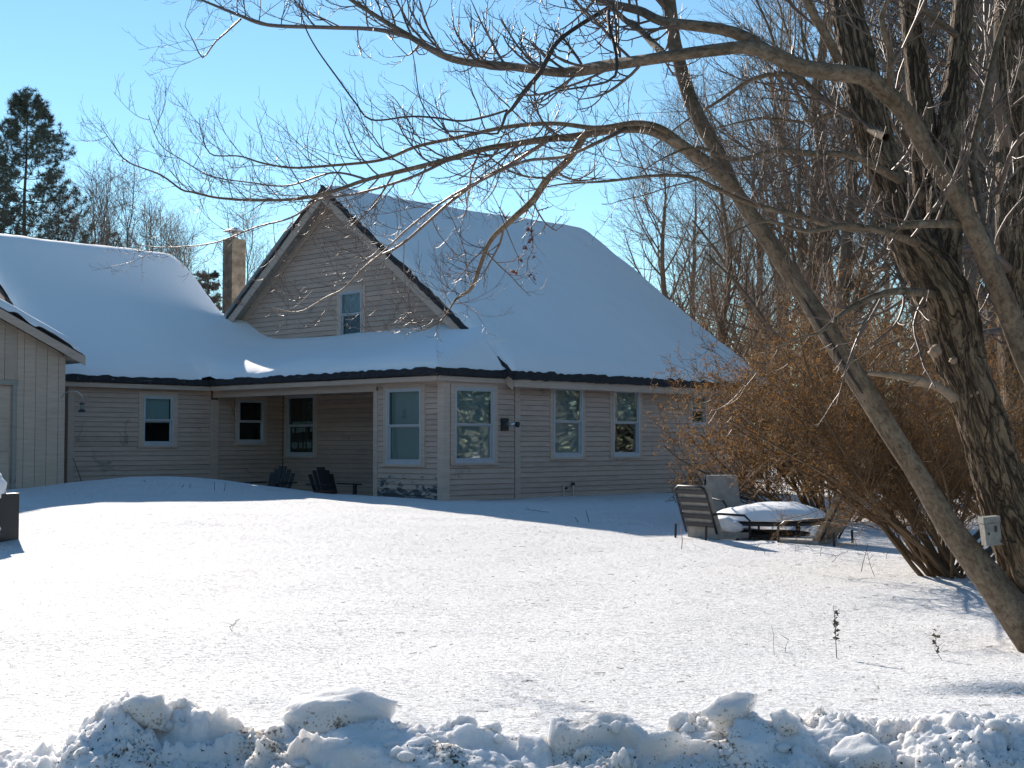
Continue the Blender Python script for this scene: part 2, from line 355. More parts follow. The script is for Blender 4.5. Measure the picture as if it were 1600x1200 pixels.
# snow bank thrown up by the plough
CR = [(-200, 1160), (0, 1165), (60, 1158), (130, 1150), (146, 1112), (190, 1092), (235, 1098), (280, 1100), (345, 1112), (395, 1122), (430, 1122), (500, 1126), (600, 1128), (650, 1125), (700, 1117), (725, 1118), (790, 1128), (830, 1142), (880, 1144), (925, 1130), (985, 1126), (1010, 1132), (1050, 1110), (1110, 1100), (1180, 1112), (1200, 1108), (1225, 1098), (1255, 1106), (1300, 1098), (1335, 1122), (1365, 1136), (1400, 1114), (1440, 1108), (1480, 1100), (1520, 1108), (1560, 1106), (1600, 1096), (1900, 1110)]
CY = 5.25
crx = np.array([(p[0] - 800) / F_PX * CY for p in CR]); crz = np.array([at(800, p[1], CY)[2] for p in CR]) - 0.055
def dxf(a, k): return np.sin(a * k * 2.1)
def bank_z(x, y):
    xx = x + 0.05 * vnoise(x * 4, y * 4, s=70)
    top = np.interp(xx, crx, crz)
    wob = 0.10 * vnoise(x * 1.3, x * 0, s=71)
    yc = CY + wob
    front = sstep(4.05, 1.0, (yc - y) * 0 + 1)  # placeholder 0..1
    f = np.where(y < yc, 1 - np.clip((yc - y) / 1.25, 0, 1) ** 1.35, 1 - np.clip((y - yc) / 0.42, 0, 1) ** 2.0)
    base = -0.66 + 0 * x; back = -0.25
    z = np.where(y < yc, base + (top - base) * f, back + (top - back) * f)
    # broken slabs, then crumbs only in the rough patches
    dx, dy = 0.12 * vnoise(x * 5, y * 5, s=33), 0.12 * vnoise(x * 5 + 9, y * 5, s=34)
    w1, w2, h1 = worley((x + dx) * 3.1, (y + dy) * 4.2, 31); tx = _h(np.floor(h1 * 997), np.zeros_like(x), np.zeros_like(x), 3) - .5; ty = _h(np.floor(h1 * 997), np.ones_like(x), np.zeros_like(x), 3) - .5
    lump = ((h1 - 0.5) * 0.10 + (tx * dxf(x, 3.1) + ty * dxf(y, 4.2)) * 0.07) * sstep(0.0, 0.22, w2 - w1)
    w3, w4, h3 = worley((x + dx) * 9 + 3, (y + dy) * 10, 47); lump2 = (h3 - 0.35) * 0.050 * sstep(0.0, 0.35, w4 - w3)
    w5, w6, h5 = worley(x * 27 + 9, y * 27, 57); lump3 = (h5 - 0.4) * 0.030 * sstep(0.0, 0.4, w6 - w5)
    rough = sstep(-0.35, 0.25, vnoise(x * 2.3, y * 3.7, s=91) + .25 * vnoise(x * 9, y * 9, s=92))
    amp = sstep(0, 0.25, f)
    z = z + amp * (lump + lump2 * (.25 + .75 * rough) + lump3 * (.35 + .65 * rough) + 0.020 * fbm(x * 6, y * 6, o=3, s=5) + 0.013 * fbm(x * 38, y * 38, o=4, s=15, g=.6) * (.25 + rough))
    return z
bx_ = np.arange(-2.6, 2.6, 0.0068); by_ = np.concatenate([np.arange(4.0, 4.7, 0.03), np.arange(4.7, 5.75, 0.0065)])
X, Y, Fc = grid(bx_, by_); Z = bank_z(X, Y)
# push lumps sideways a little so edges overhang
Xd = X + 0.018 * fbm(X * 9, Y * 9, Z * 9, 3, 61); Yd = Y + 0.022 * fbm(X * 8, Y * 8, Z * 12, 3, 64)
o = fast('snow_bank', np.stack([Xd, Yd, Z], -1).reshape(-1, 3), Fc, M_BANK, smooth=True); tag(o, 'lumpy ploughed snow bank specked with road grit along the road', kind='structure')

# chunks lying on the bank
def ico(n=3):
    import bmesh
    bm = bmesh.new(); bmesh.ops.create_icosphere(bm, subdivisions=n, radius=1); v = np.array([list(q.co) for q in bm.verts]); f = np.array([[q.index for q in p.verts] for p in bm.faces]); bm.free(); return v, f
IV, IF = ico(4); IV3, IF3 = ico(3); IV2, IF2 = ico(2)
def chunk(name, c, size, seed, rot=0, label=None, group=None, cut=0.75, lowres=False, m=M_BANK, tilt=0.0):
    v0, f0 = (IV2, IF2) if lowres else (IV, IF); v = v0.copy()
    rg = np.random.default_rng(seed)
    for k in range(7):                                  # planar cuts make it read as a broken block
        d = rg.normal(size=3); d /= np.linalg.norm(d); h = rg.uniform(cut - 0.15, cut + 0.15); s = v @ d; v = v - np.outer(np.clip(s - h, 0, None), d) * 0.9
    n = fbm(v[:, 0] * 2 + seed, v[:, 1] * 2, v[:, 2] * 2, 4, seed); v = v * (1 + 0.16 * n + 0.04 * fbm(v[:, 0] * 12, v[:, 1] * 12 + seed, v[:, 2] * 12, 2, seed + 3))[:, None]
    v = v * np.array(size)
    ct, st = math.cos(tilt), math.sin(tilt); v = np.stack([v[:, 0] * ct - v[:, 2] * st, v[:, 1], v[:, 0] * st + v[:, 2] * ct], -1)
    cr, sr = math.cos(rot), math.sin(rot); v = np.stack([v[:, 0] * cr - v[:, 1] * sr, v[:, 0] * sr + v[:, 1] * cr, v[:, 2]], -1)
    o = fast(name, v + np.array(c), f0, m, smooth=True, base=np.array(c))
    tag(o, label, 'snow chunk', group); return o
_ch = chunk
def chunk(name, c, size, *a, **k):
    if k.get('m', M_BANK) is M_BANK and name != 'snow_lump':       # bed the block into the bank
        xx, yy = np.meshgrid(np.linspace(c[0] - size[0] * .6, c[0] + size[0] * .6, 7), np.linspace(c[1] - size[1] * .7, c[1] + size[1] * .4, 5)); c = np.array([c[0], c[1], min(c[2], float(np.median(bank_z(xx, yy))) + size[2] * .22)])
    return _ch(name, c, size, *a, **k)
def wpx(px0, px1, d): return (px1 - px0) / F_PX * d
c = at(510, 1105, 5.38); chunk('snow_slab', c, (0.25, 0.12, 0.13), 4, 0.1, 'largest flat topped slab of snow standing on the bank left of centre', cut=0.68)
c = at(1146, 1118, 5.24); chunk('snow_chunk', c, (0.125, 0.08, 0.085), 12, 0.3, 'pointed leaning block of snow, tallest on the right half of the bank', cut=0.62, tilt=0.22)
c = at(1062, 1092, 5.35); chunk('snow_chunk', c, (0.045, 0.05, 0.05), 21, 0.3, 'small upright snow lump just left of the pointed leaning block', cut=0.7)
c = at(725, 1120, 5.33); chunk('snow_chunk', c, (0.048, 0.05, 0.05), 25, 0.8, 'round snow lump by itself near the middle of the bank', cut=0.8)
c = at(765, 1124, 5.33); chunk('snow_chunk', c, (0.046, 0.05, 0.036), 28, 0.2, 'low snow lump just right of the round lump at mid bank', cut=0.7)
c = at(595, 1106, 5.42); chunk('snow_chunk', c, (0.05, 0.05, 0.05), 34, 0.9, 'small snow block against the right end of the big slab', cut=0.7)
c = at(965, 1118, 5.4); chunk('snow_chunk', c, (0.085, 0.06, 0.045), 36, 0.0, 'wide lump of snow between the round lump and the pointed block', cut=0.65)
c = at(175, 1115, 5.25); chunk('snow_chunk', c, (0.065, 0.07, 0.06), 44, 0.0, 'broken snow boulder at the left end of the high bank', cut=0.65)
c = at(235, 1112, 5.2); chunk('snow_slab', c, (0.11, 0.09, 0.08), 47, 0.4, 'smooth broad snow slab on the left part of the bank', cut=0.66)
c = at(1225, 1130, 5.15); chunk('snow_chunk', c, (0.07, 0.06, 0.05), 52, 0.4, 'low snow block right of the pointed leaning block', cut=0.66)
c = at(1340, 1172, 5.0); chunk('snow_slab', c, (0.12, 0.10, 0.09), 58, 0.7, 'big rounded snow slab at the bottom edge right of centre', cut=0.7, tilt=0.3)
rg = np.random.default_rng(3)
for k in range(110):
    px = rg.uniform(0, 1600); y = rg.uniform(4.85, 5.42); x = (px - 800) / F_PX * y
    z = float(bank_z(np.array([x]), np.array([y]))[0]); s = 0.010 + 0.026 * rg.random() ** 2.5
    chunk('snow_lump', (x, y, z + s * 0.15), (s * rg.uniform(.8, 1.3), s, s * rg.uniform(.7, 1.1)), 100 + k, rg.uniform(0, 6), 'small loose lump of snow scattered on the ploughed bank', 'loose snow lumps on the bank', lowres=True)
# grit
mb = MB(); rg = np.random.default_rng(8)
for k in range(2600):
    cl = rg.integers(0, 14); cx = [170, 230, 300, 330, 420, 690, 900, 1060, 1100, 1210, 1490, 1540, 1400, 980][cl]; px = rg.normal(cx, 34); y = rg.uniform(4.8, 5.12)
    x = (px - 800) / F_PX * y; z = float(bank_z(np.array([x]), np.array([y]))[0]); s = 0.0012 + 0.0042 * rg.random() ** 3
    q = [np.array([x, y, z]) + rg.normal(size=3) * s for _ in range(4)]; mb.add(q, [(0, 1, 2), (0, 2, 3), (0, 3, 1), (1, 3, 2)])
o = mb.build('road_grit', M_PEBB); tag(o, 'dark sand and gravel specks in the ploughed snow', kind='stuff')

# ================================================================== HOUSE
PW = -1.95            # porch front wall plane (u)
VW = 7.45             # wing wall plane (v)
UE = -5.45            # left end of wing
L = 8.25; RV = 5.62; RZ = 6.80; EZ = 2.40; WZ = 2.34; SL = (RZ - EZ) / (RV + 0.30)
ZB = -0.6
house = thing('farmhouse', H(0, 0, 0), 'beige clapboard farmhouse with a steep snow covered gable and a recessed porch', 'house')
LV = 2 * RV           # far side of the gable wall

def wall_core(name, fr, s0, s1, z0, topf, th, holes, m, label=None):
    """solid wall with real openings. fr=(origin, along, outward normal)."""
    O, A, Nn = fr; mb = MB()
    xs = sorted(set([s0, s1] + [h[0] for h in holes] + [h[1] for h in holes])); 
    for a, b in zip(xs[:-1], xs[1:]):
        if b - a < 1e-5: continue
        mid = (a + b) / 2; zs = [(z0, None)]
        hs = sorted([(h[2], h[3]) for h in holes if h[0] < mid < h[1]])
        cur = z0; spans = []
        for q0, q1 in hs: spans.append((cur, q0, q0)); cur = q1
        spans.append((cur, topf(a), topf(b)))
        for lo, ta, tb in spans:
            if max(ta, tb) <= lo + 1e-4: continue
            P = lambda s, n, z: O + s * A + n * Nn + z * ZZ
            mb.hexa([P(a, -th, lo), P(b, -th, lo), P(b, 0, lo), P(a, 0, lo), P(a, -th, max(ta, lo)), P(b, -th, max(tb, lo)), P(b, 0, max(tb, lo)), P(a, 0, max(ta, lo))])
    return mb.build(name, m, house)
nb = 0
def clapboards(wall, fr, s0f, s1f, z0, z1, holes, expo=0.102, m=M_SIDE, peelz=None):
    """one board object per course and gap between openings"""
    global nb
    O, A, Nn = fr; z = z0; k = 0
    while z < z1 - 0.02:
        zt = min(z + expo, z1); cuts = sorted([(h[0] - 0.02, h[1] + 0.02) for h in holes if h[2] < (z + zt) / 2 < h[3]])
        a = max(s0f(z), s0f(z) if True else 0); b = s1f(z); segs = []; cur = a
        for q0, q1 in cuts:
            if q0 > cur: segs.append((cur, q0, False, True))
            cur = max(cur, q1)
        if cur < b: segs.append((cur, b, False, False))
        for i, (p, q, _, _) in enumerate(segs):
            if q - p < 0.04: continue
            pt = max(p, s0f(zt)) if i == 0 else p; qt = min(q, s1f(zt)) if i == len(segs) - 1 else q
            if qt - pt < 0.01: qt = pt + 0.01
            jit = random.uniform(-0.0015, 0.0015)
            P = lambda s, n, zz: O + s * A + n * Nn + zz * ZZ
            e = 0.006
            mb = MB().hexa([P(p, 0.0005, z + e + jit), P(q, 0.0005, z + e - jit), P(q, 0.027, z + e - jit), P(p, 0.027, z + e + jit), P(pt, 0.0005, zt), P(qt, 0.0005, zt), P(qt, 0.006, zt), P(pt, 0.006, zt)])
            mb.build('clapboard', M_PEEL if (peelz is not None and z < peelz) else m, wall); nb += 1
        z = zt; k += 1
def window(fr, s0, s1, z0, z1, shade=0.0, casing=0.09, room=True, lace=False, label=None, mid=None, shade2=None):
    """double hung window: casing, sashes, panes, sill, shade. s0..s1/z0..z1 = white frame outer size"""
    O, A, Nn = fr; F4 = (O, A, Nn, ZZ)
    root = None
    c = casing; mb = MB()
    mb.box(F4, (s0 - c, s0), (-0.05, 0.034), (z0 - 0.02, z1 + c)); mb.box(F4, (s1, s1 + c), (-0.05, 0.034), (z0 - 0.02, z1 + c)); mb.box(F4, (s0, s1), (-0.05, 0.034), (z1, z1 + c))
    win = mb.build('window', M_TRIM, house)
    if label: win['label'] = label
    MB().box(F4, (s0 - c - 0.02, s1 + c + 0.02), (-0.05, 0.055), (z0 - 0.06, z0 - 0.02)).build('sill', M_TRIM, win)
    w = 0.036; mb = MB()      # white frame
    mb.box(F4, (s0, s0 + w), (-0.06, 0.045), (z0 - 0.02, z1)); mb.box(F4, (s1 - w, s1), (-0.06, 0.045), (z0 - 0.02, z1)); mb.box(F4, (s0 + w, s1 - w), (-0.06, 0.045), (z1 - w, z1)); mb.box(F4, (s0 + w, s1 - w), (-0.06, 0.045), (z0 - 0.02, z0 + 0.05))
    mb.build('frame', M_WHITE, win)
    zm = (z0 + z1) / 2 if mid is None else mid; i0, i1 = s0 + w, s1 - w; q = 0.027
    for (a, b, n) in ((zm, z1 - w, 0.012), (z0 + 0.05, zm, -0.022)):
        mb = MB(); mb.box(F4, (i0, i0 + q), (n - 0.015, n + 0.015), (a, b)); mb.box(F4, (i1 - q, i1), (n - 0.015, n + 0.015), (a, b))
        mb.box(F4, (i0 + q, i1 - q), (n - 0.015, n + 0.015), (a, a + q)); mb.box(F4, (i0 + q, i1 - q), (n - 0.015, n + 0.015), (b - q, b)); mb.build('sash', M_WHITE, win)
        MB().box(F4, (i0 + q, i1 - q), (n - 0.003, n + 0.001), (a + q, b - q)).build('pane', M_GLASS, win)
    if shade > 0:
        zb = z1 - (z1 - z0) * shade; P = []
        MB().box(F4, (i0 + 0.04, i1 - 0.015), (-0.062, -0.058), (zb, z1 - 0.02)).build('window_shade', M_SHADE, win)
    if lace:
        for (a, b) in ((zm + 0.02, zm + 0.10), (zm - 0.17, zm - 0.03), (z0 + 0.16, z0 + 0.32)):
            mb = MB(); n = 15
            for k in range(n):
                sa = i0 + 0.08 + (i1 - i0 - 0.12) * k / n; wv = 0.5 + 0.5 * random.random()
                if random.random() < 0.88: mb.box(F4, (sa, sa + (i1 - i0 - 0.12) / n * 0.86), (-0.065 + 0.010 * (k % 2), -0.058 + 0.010 * (k % 2)), (a + (b - a) * (1 - wv) * 0.5, b - 0.01 * (k % 3)))
            mb.build('lace_curtain', M_LACE, win)
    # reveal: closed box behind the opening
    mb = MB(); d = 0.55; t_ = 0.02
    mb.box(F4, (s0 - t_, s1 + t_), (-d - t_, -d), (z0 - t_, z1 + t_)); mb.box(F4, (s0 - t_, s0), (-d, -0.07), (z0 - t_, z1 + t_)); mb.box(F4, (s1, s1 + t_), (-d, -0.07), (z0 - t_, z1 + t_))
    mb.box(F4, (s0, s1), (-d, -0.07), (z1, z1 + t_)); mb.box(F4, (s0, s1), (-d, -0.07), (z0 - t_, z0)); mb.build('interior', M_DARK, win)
    return win
def rect_on_v(v, x0, x1, y0, y1):
    a, zt = onv(x0, y0, v); b, _ = onv(x1, y0, v); _, zt = onv((x0 + x1) / 2, y0, v); _, zb = onv((x0 + x1) / 2, y1, v); return min(a, b), max(a, b), zb, zt
def rect_on_u(u, x0, x1, y0, y1):
    a, _ = onu(x0, y0, u); b, _ = onu(x1, y0, u); _, zt = onu((x0 + x1) / 2, y0, u); _, zb = onu((x0 + x1) / 2, y1, u); return min(a, b), max(a, b), zb, zt
const = lambda c: (lambda z: c)

# --- long right wall (plane v=0, outward -V)
fr = (H(0, 0, 0), U, -V)
wins = [rect_on_v(0, 863, 908, 605, 713), rect_on_v(0, 956, 997, 609, 712), rect_on_v(0, 1078, 1102, 618, 664)]
holes = [tuple(w_) for w_ in wins]
wl = wall_core('wall', fr, 0, L, ZB, const(WZ), 0.15, holes, M_LAP); wl['label'] = 'long clapboard side wall right of the corner'
clapboards(wl, fr, const(0.10), const(L - 0.1), -0.32, WZ, [(h[0] - .07, h[1] + .07, h[2], h[3] + .07) for h in holes])
window(fr, *wins[0], shade=1.0); window(fr, *wins[1], shade=0.5, lace=False); window(fr, *wins[2], shade=0.5)
MB().box((H(0, 0, 0), U, -V, ZZ), (-0.035, 0.12), (-0.16, 0.036), (ZB, WZ)).build('corner_board', M_TRIM, house)
MB().box((H(0, 0, 0), U, -V, ZZ), (L - 0.12, L + .03), (-0.16, 0.036), (ZB, WZ)).build('corner_board', M_TRIM, house)
# --- gable wall (plane u=0, outward -U): upper part with attic window, lower part inside the porch
fr = (H(0, 0, 0), V, -U)
aw = rect_on_u(0, 533, 567, 455, 527); dw = rect_on_u(0, 450, 493, 618, 712)
roofz = lambda v: EZ + SL * (min(v, LV - v) + 0.30) - 0.10
holes = [aw, dw]
def gab_top(v): return roofz(v)
O, A, Nn = fr
# split core at the ridge so the top follows both slopes
mbw = wall_core('wall', fr, 0, RV, ZB, gab_top, 0.15, [h for h in holes if h[1] < RV] , M_SIDE); 
mbw['label'] = 'gable end wall with the attic window'
# attic window may straddle the ridge line: handle by general split
for o_ in [mbw]: bpy.data.objects.remove(o_)
def gable_core():
    xs = sorted(set([0, RV, LV] + [h[0] for h in holes] + [h[1] for h in holes])); mb = MB(); P = lambda s, n, z: O + s * A + n * Nn + z * ZZ
    for a, b in zip(xs[:-1], xs[1:]):
        mid = (a + b) / 2; cur = ZB; sp_ = []
        for q0, q1 in sorted([(h[2], h[3]) for h in holes if h[0] < mid < h[1]]): sp_.append((cur, q0, q0)); cur = q1
        sp_.append((cur, gab_top(a), gab_top(b)))
        for lo, ta, tb in sp_:
            mb.hexa([P(a, -.15, lo), P(b, -.15, lo), P(b, 0, lo), P(a, 0, lo), P(a, -.15, ta), P(b, -.15, tb), P(b, 0, tb), P(a, 0, ta)])
    return mb.build('wall', M_LAP, house)
gw = gable_core(); gw['label'] = 'gable end wall with the attic window above the porch roof'
slo = lambda z: max(0.02, (z + 0.10 - EZ) / SL - 0.30); shi = lambda z: min(LV - 0.02, LV - ((z + 0.10 - EZ) / SL - 0.30))
clapboards(gw, fr, slo, shi, 2.72, RZ - 0.25, [(h[0] - .07, h[1] + .07, h[2], h[3] + .07) for h in [aw]], expo=0.112)
clapboards(gw, fr, const(2.0), const(VW), -0.3, 2.2, [(h[0] - .07, h[1] + .07, h[2], h[3] + .07) for h in [dw]])
window(fr, *aw, shade=0.45, casing=0.11); window(fr, *dw, shade=0, lace=True, casing=0.10)
# thin rake frieze boards on the gable wall
for sgn in (0, 1):
    vv = (lambda v: v) if sgn == 0 else (lambda v: LV - v)
    a, b = -0.0, RV
    P = lambda v, n, z: H(0, vv(v), z) - n * U
    MB().hexa([P(a, 0.026, roofz(a) - 0.22), P(b, 0.026, roofz(b) - 0.22), P(b, 0.045, roofz(b) - 0.22), P(a, 0.045, roofz(a) - 0.22), P(a, 0.026, roofz(a) - 0.02), P(b, 0.026, roofz(b) - 0.02), P(b, 0.045, roofz(b) - 0.02), P(a, 0.045, roofz(a) - 0.02)]).build('frieze_board', M_TRIM, house)
# far gable and back wall
MB().hexa([H(L - .15, 0.15, ZB), H(L, 0.15, ZB), H(L, LV, ZB), H(L - .15, LV, ZB), H(L - .15, 0.15, WZ), H(L, 0.15, WZ), H(L, LV, WZ), H(L - .15, LV, WZ)]).add([H(L - .15, 0, WZ), H(L - .15, LV, WZ), H(L - .15, RV, roofz(RV)), H(L, 0, WZ), H(L, LV, WZ), H(L, RV, roofz(RV))], [(0, 1, 2), (3, 5, 4), (0, 2, 5, 3), (1, 4, 5, 2)]).build('wall', M_SIDE, house)
hbox('wall', (0, L - .15), (LV - .15, LV), (ZB, WZ), M_SIDE, house)
# --- enclosed bay of the porch: front (u=PW) and side (v=0) faces
v1 = onu(588, 700, PW)[0]
fr = (H(PW, 0, 0), V, -U); bw = rect_on_u(PW, 606, 660, 607, 724)
wl = wall_core('wall', fr, 0, v1, ZB, const(WZ), 0.12, [bw], M_LAP); wl['label'] = 'front wall of the enclosed porch corner, paint peeling near the snow'
clapboards(wl, fr, const(0.12), const(v1 - 0.06), -0.32, WZ - 0.16, [(bw[0] - .07, bw[1] + .07, bw[2], bw[3] + .07)], peelz=0.62)
window(fr, *bw, shade=1.0, casing=0.10)
MB().box((H(PW, 0, 0), V, -U, ZZ), (0, v1), (0.002, 0.032), (WZ - 0.16, WZ)).build('frieze_board', M_TRIM, house)
fr = (H(0, -0.02, 0), U, -V); sw = rect_on_v(-0.02, 709, 770, 606, 722)
wl = wall_core('wall', fr, PW, -0.04, ZB, const(WZ), 0.12, [sw], M_LAP); wl['label'] = 'side wall of the enclosed porch corner'
clapboards(wl, fr, const(PW + 0.12), const(-0.06), -0.32, WZ - 0.16, [(sw[0] - .07, sw[1] + .07, sw[2], sw[3] + .07)])
window(fr, *sw, shade=1.0, casing=0.10)
MB().box((H(0, -0.02, 0), U, -V, ZZ), (PW, -0.04), (0.002, 0.032), (WZ - 0.16, WZ)).build('frieze_board', M_TRIM, house)
MB().box((H(PW, -0.02, 0), U, -V, ZZ), (-0.036, 0.12), (-0.13, 0.038), (ZB, WZ)).build('corner_board', M_TRIM, house)
hbox('porch_post', (PW - 0.03, PW + 0.12), (v1 - 0.06, v1 + 0.06), (ZB, WZ - 0.24), M_TRIM, house)
hbox('wall', (PW + .12, 0.0), (v1 - 0.12, v1), (ZB, WZ), M_SIDE, house)
# porch beam, ceiling, deck
bz = onu(579, 612, PW)[1]
hbox('porch_beam', (PW - 0.02, PW + 0.12), (v1 + 0.002, VW), (bz, WZ), M_TRIM, house)
hbox('porch_ceiling', (PW + 0.12, 0), (v1, VW), (WZ - 0.04, WZ), M_FLOOR, house)  # ceiling coloured dark to deepen the shade inside the porch
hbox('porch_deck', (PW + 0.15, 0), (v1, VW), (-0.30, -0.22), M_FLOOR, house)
# --- wing wall (plane v=VW, outward -V)
fr = (H(0, VW, 0), U, -V)
w1 = rect_on_v(VW, 223, 270, 619, 695); w2 = rect_on_v(VW, 371, 412, 625, 692); holes = [w1, w2]
wl = wall_core('wall', fr, UE, 0, ZB, const(WZ), 0.15, holes, M_LAP); wl['label'] = 'left wing wall between the barn and the porch'
hs = [(h[0] - .07, h[1] + .07, h[2], h[3] + .07) for h in holes]
clapboards(wl, fr, const(UE + 0.1), const(PW - 0.08), -0.32, WZ, hs[:1]); clapboards(wl, fr, const(PW + 0.12), const(-0.05), -0.32, 2.2, hs[1:])
window(fr, *w1, shade=0.55, casing=0.11); window(fr, *w2, shade=0.0, casing=0.07)
MB().box((H(PW, VW, 0), U, -V, ZZ), (-0.08, 0.12), (0.001, 0.036), (ZB, WZ - .3)).build('corner_board', M_TRIM, house)
MB().box((H(UE, VW, 0), U, -V, ZZ), (-0.035, 0.10), (-0.16, 0.036), (ZB, WZ)).build('corner_board', M_TRIM, house)
# wing gable end at far left
WR = 11.57; WRZ = 5.72; WE = 7.20; WSL = (WRZ - 2.42) / (WR - WE)
wz = lambda v: 2.42 + WSL * (v - WE)
MB().add([H(UE, VW, ZB), H(UE, 2 * WR - VW, ZB), H(UE, 2 * WR - VW, wz(VW) - .1), H(UE, WR, wz(WR) - .1), H(UE, VW, wz(VW) - .1), H(UE + .15, VW, ZB), H(UE + .15, 2 * WR - VW, ZB), H(UE + .15, 2 * WR - VW, wz(VW) - .1), H(UE + .15, WR, wz(WR) - .1), H(UE + .15, VW, wz(VW) - .1)],
         [(0, 4, 3, 2, 1), (5, 6, 7, 8, 9), (0, 1, 6, 5), (1, 2, 7, 6), (2, 3, 8, 7), (3, 4, 9, 8), (4, 0, 5, 9)]).build('wall', M_SIDE, house)
hbox('wall', (UE + .15, 3.0), (2 * WR - VW - .15, 2 * WR - VW), (ZB, 2.3), M_SIDE, house)
# --- roofs
def slab(name, quad, th, m, parent=house):   # quad: 4 world pts ccw seen from above
    q = [np.array(p) for p in quad]; return MB().hexa([p - th * ZZ for p in q] + q).build(name, m, parent)
OV = 0.36; ez = EZ
rf = slab('roof', [H(-OV, -0.30, ez), H(L + OV, -0.30, ez), H(L + OV, RV, RZ), H(-OV, RV, RZ)], 0.10, M_SHING); rf['label'] = 'steep near slope of the main roof'
slab('roof', [H(-OV, RV, RZ), H(L + OV, RV, RZ), H(L + OV, LV + .3, ez), H(-OV, LV + .3, ez)], 0.10, M_SHING)
# soffits of the rake overhang
P1 = lambda u, v: H(u, v, EZ + SL * (min(v, LV - v) + 0.30) - 0.105)
MB().hexa([P1(-OV + .03, -.28) - .02 * ZZ, P1(0, -.28) - .02 * ZZ, P1(0, RV) - .02 * ZZ, P1(-OV + .03, RV) - .02 * ZZ, P1(-OV + .03, -.28), P1(0, -.28), P1(0, RV), P1(-OV + .03, RV)]).build('soffit', M_SOFF, house)
MB().hexa([P1(-OV + .03, LV + .28) - .02 * ZZ, P1(0, LV + .28) - .02 * ZZ, P1(0, RV) - .02 * ZZ, P1(-OV + .03, RV) - .02 * ZZ, P1(-OV + .03, LV + .28), P1(0, LV + .28), P1(0, RV), P1(-OV + .03, RV)]).build('soffit', M_SOFF, house)
for (va, vb) in ((-0.30, RV), (RV, LV + .30)):
    P = lambda du, v, dz: H(-OV + du, v, EZ + SL * (min(v, LV - v) + 0.30) + dz)
    MB().hexa([P(-.03, va, -.30), P(-.003, va, -.30), P(-.003, vb, -.30), P(-.03, vb, -.30), P(-.03, va, -.07), P(-.003, va, -.07), P(-.003, vb, -.07), P(-.03, vb, -.07)]).build('rake_board', M_TRIM, house)
hbox('fascia', (-OV, L + OV), (-0.33, -0.303), (ez - 0.24, ez - 0.08), M_TRIM, house)
hbox('soffit', (0.0, L + OV), (-0.30, -0.04), (ez - 0.22, ez - 0.20), M_SOFF, house)
# ragged dark strips: shingle lips plus the shade under the snow, as black shape
def ragged(pts, th, lip, name='shingle_shade_edge'):
    """strip along polyline pts (world), uneven thickness"""
    mb = MB(); P = []; n = max(2, int(sum(np.linalg.norm(b - a) for a, b in zip(pts[:-1], pts[1:])) / 0.11)); tt = np.linspace(0, 1, n); L_ = len(pts) - 1
    for q in tt:
        k = min(int(q * L_), L_ - 1); f = q * L_ - k; P.append(pts[k] * (1 - f) + pts[k + 1] * f)
    D_ = [(P[min(i + 1, n - 1)] - P[max(i - 1, 0)]) for i in range(n)]; V_ = []
    for i in range(n):
        d = D_[i] / np.linalg.norm(D_[i]); out = np.cross(d, ZZ); out /= np.linalg.norm(out)
        if np.dot(out, -P[i]) < 0: out = -out
        t_ = th * random.uniform(.72, 1.08); la = lip * random.uniform(.6, 1.2); dn = .012 + .02 * random.random() ** 2
        V_ += [P[i] - out * .05 - dn * ZZ, P[i] + out * la - dn * ZZ, P[i] + out * la + t_ * ZZ, P[i] - out * .05 + t_ * ZZ]
    mb.add(V_, [(4 * i + j, 4 * i + (j + 1) % 4, 4 * i + 4 + (j + 1) % 4, 4 * i + 4 + j) for i in range(n - 1) for j in range(4)] + [(3, 2, 1, 0), (4 * n - 4, 4 * n - 3, 4 * n - 2, 4 * n - 1)])
    return mb.build(name, M_SHING, house)
ragged([H(-OV - .03, -0.34, ez - 0.075), H(L + OV, -0.34, ez - 0.075)], 0.16, 0.05)
ragged([H(-OV - .03, v, EZ + SL * (v + 0.30) - 0.06) for v in np.linspace(-0.32, RV, 12)], 0.13, 0.04)
ragged([H(-OV - .03, v, EZ + SL * (LV - v + 0.30) - 0.06) for v in np.linspace(RV, LV + .3, 12)], 0.05, 0.03)
# lower roofs: porch roof with hip, wing roof
PE = -2.20; PS = 0.36; PB = 2.42
hipv = -0.12; hs_ = 0.90
zA = PB + PS * (0 - PE); vh = hipv + (zA - PB) / hs_
MB().hexa([H(PE, hipv, PB - .1), H(0, hipv, PB - .1), H(0, vh, zA - .1), H(PE, hipv + .01, PB - .1), H(PE, hipv, PB), H(0, hipv, PB), H(0, vh, zA), H(PE, hipv + .01, PB)]).build('roof', M_SHING, house)
MB().hexa([H(PE, hipv, PB - .1), H(0, vh, zA - .1), H(0, WE + 1.2, zA - .1), H(PE, WE, PB - .1), H(PE, hipv, PB), H(0, vh, zA), H(0, WE + 1.2, zA), H(PE, WE, PB)]).build('roof', M_SHING, house)
MB().hexa([H(UE - .3, WE, wz(WE) - .1), H(-.33, WE, wz(WE) - .1), H(-.33, WR, wz(WR) - .1), H(UE - .3, WR, wz(WR) - .1), H(UE - .3, WE, wz(WE)), H(-.33, WE, wz(WE)), H(-.33, WR, wz(WR)), H(UE - .3, WR, wz(WR))]).build('roof', M_SHING, house)
MB().hexa([H(UE - .3, WR, wz(WR) - .1), H(-.33, WR, wz(WR) - .1), H(-.33, 2 * WR - WE, wz(WE) - .1), H(UE - .3, 2 * WR - WE, wz(WE) - .1), H(UE - .3, WR, wz(WR)), H(-.33, WR, wz(WR)), H(-.33, 2 * WR - WE, wz(WE)), H(UE - .3, 2 * WR - WE, wz(WE))]).build('roof', M_SHING, house)
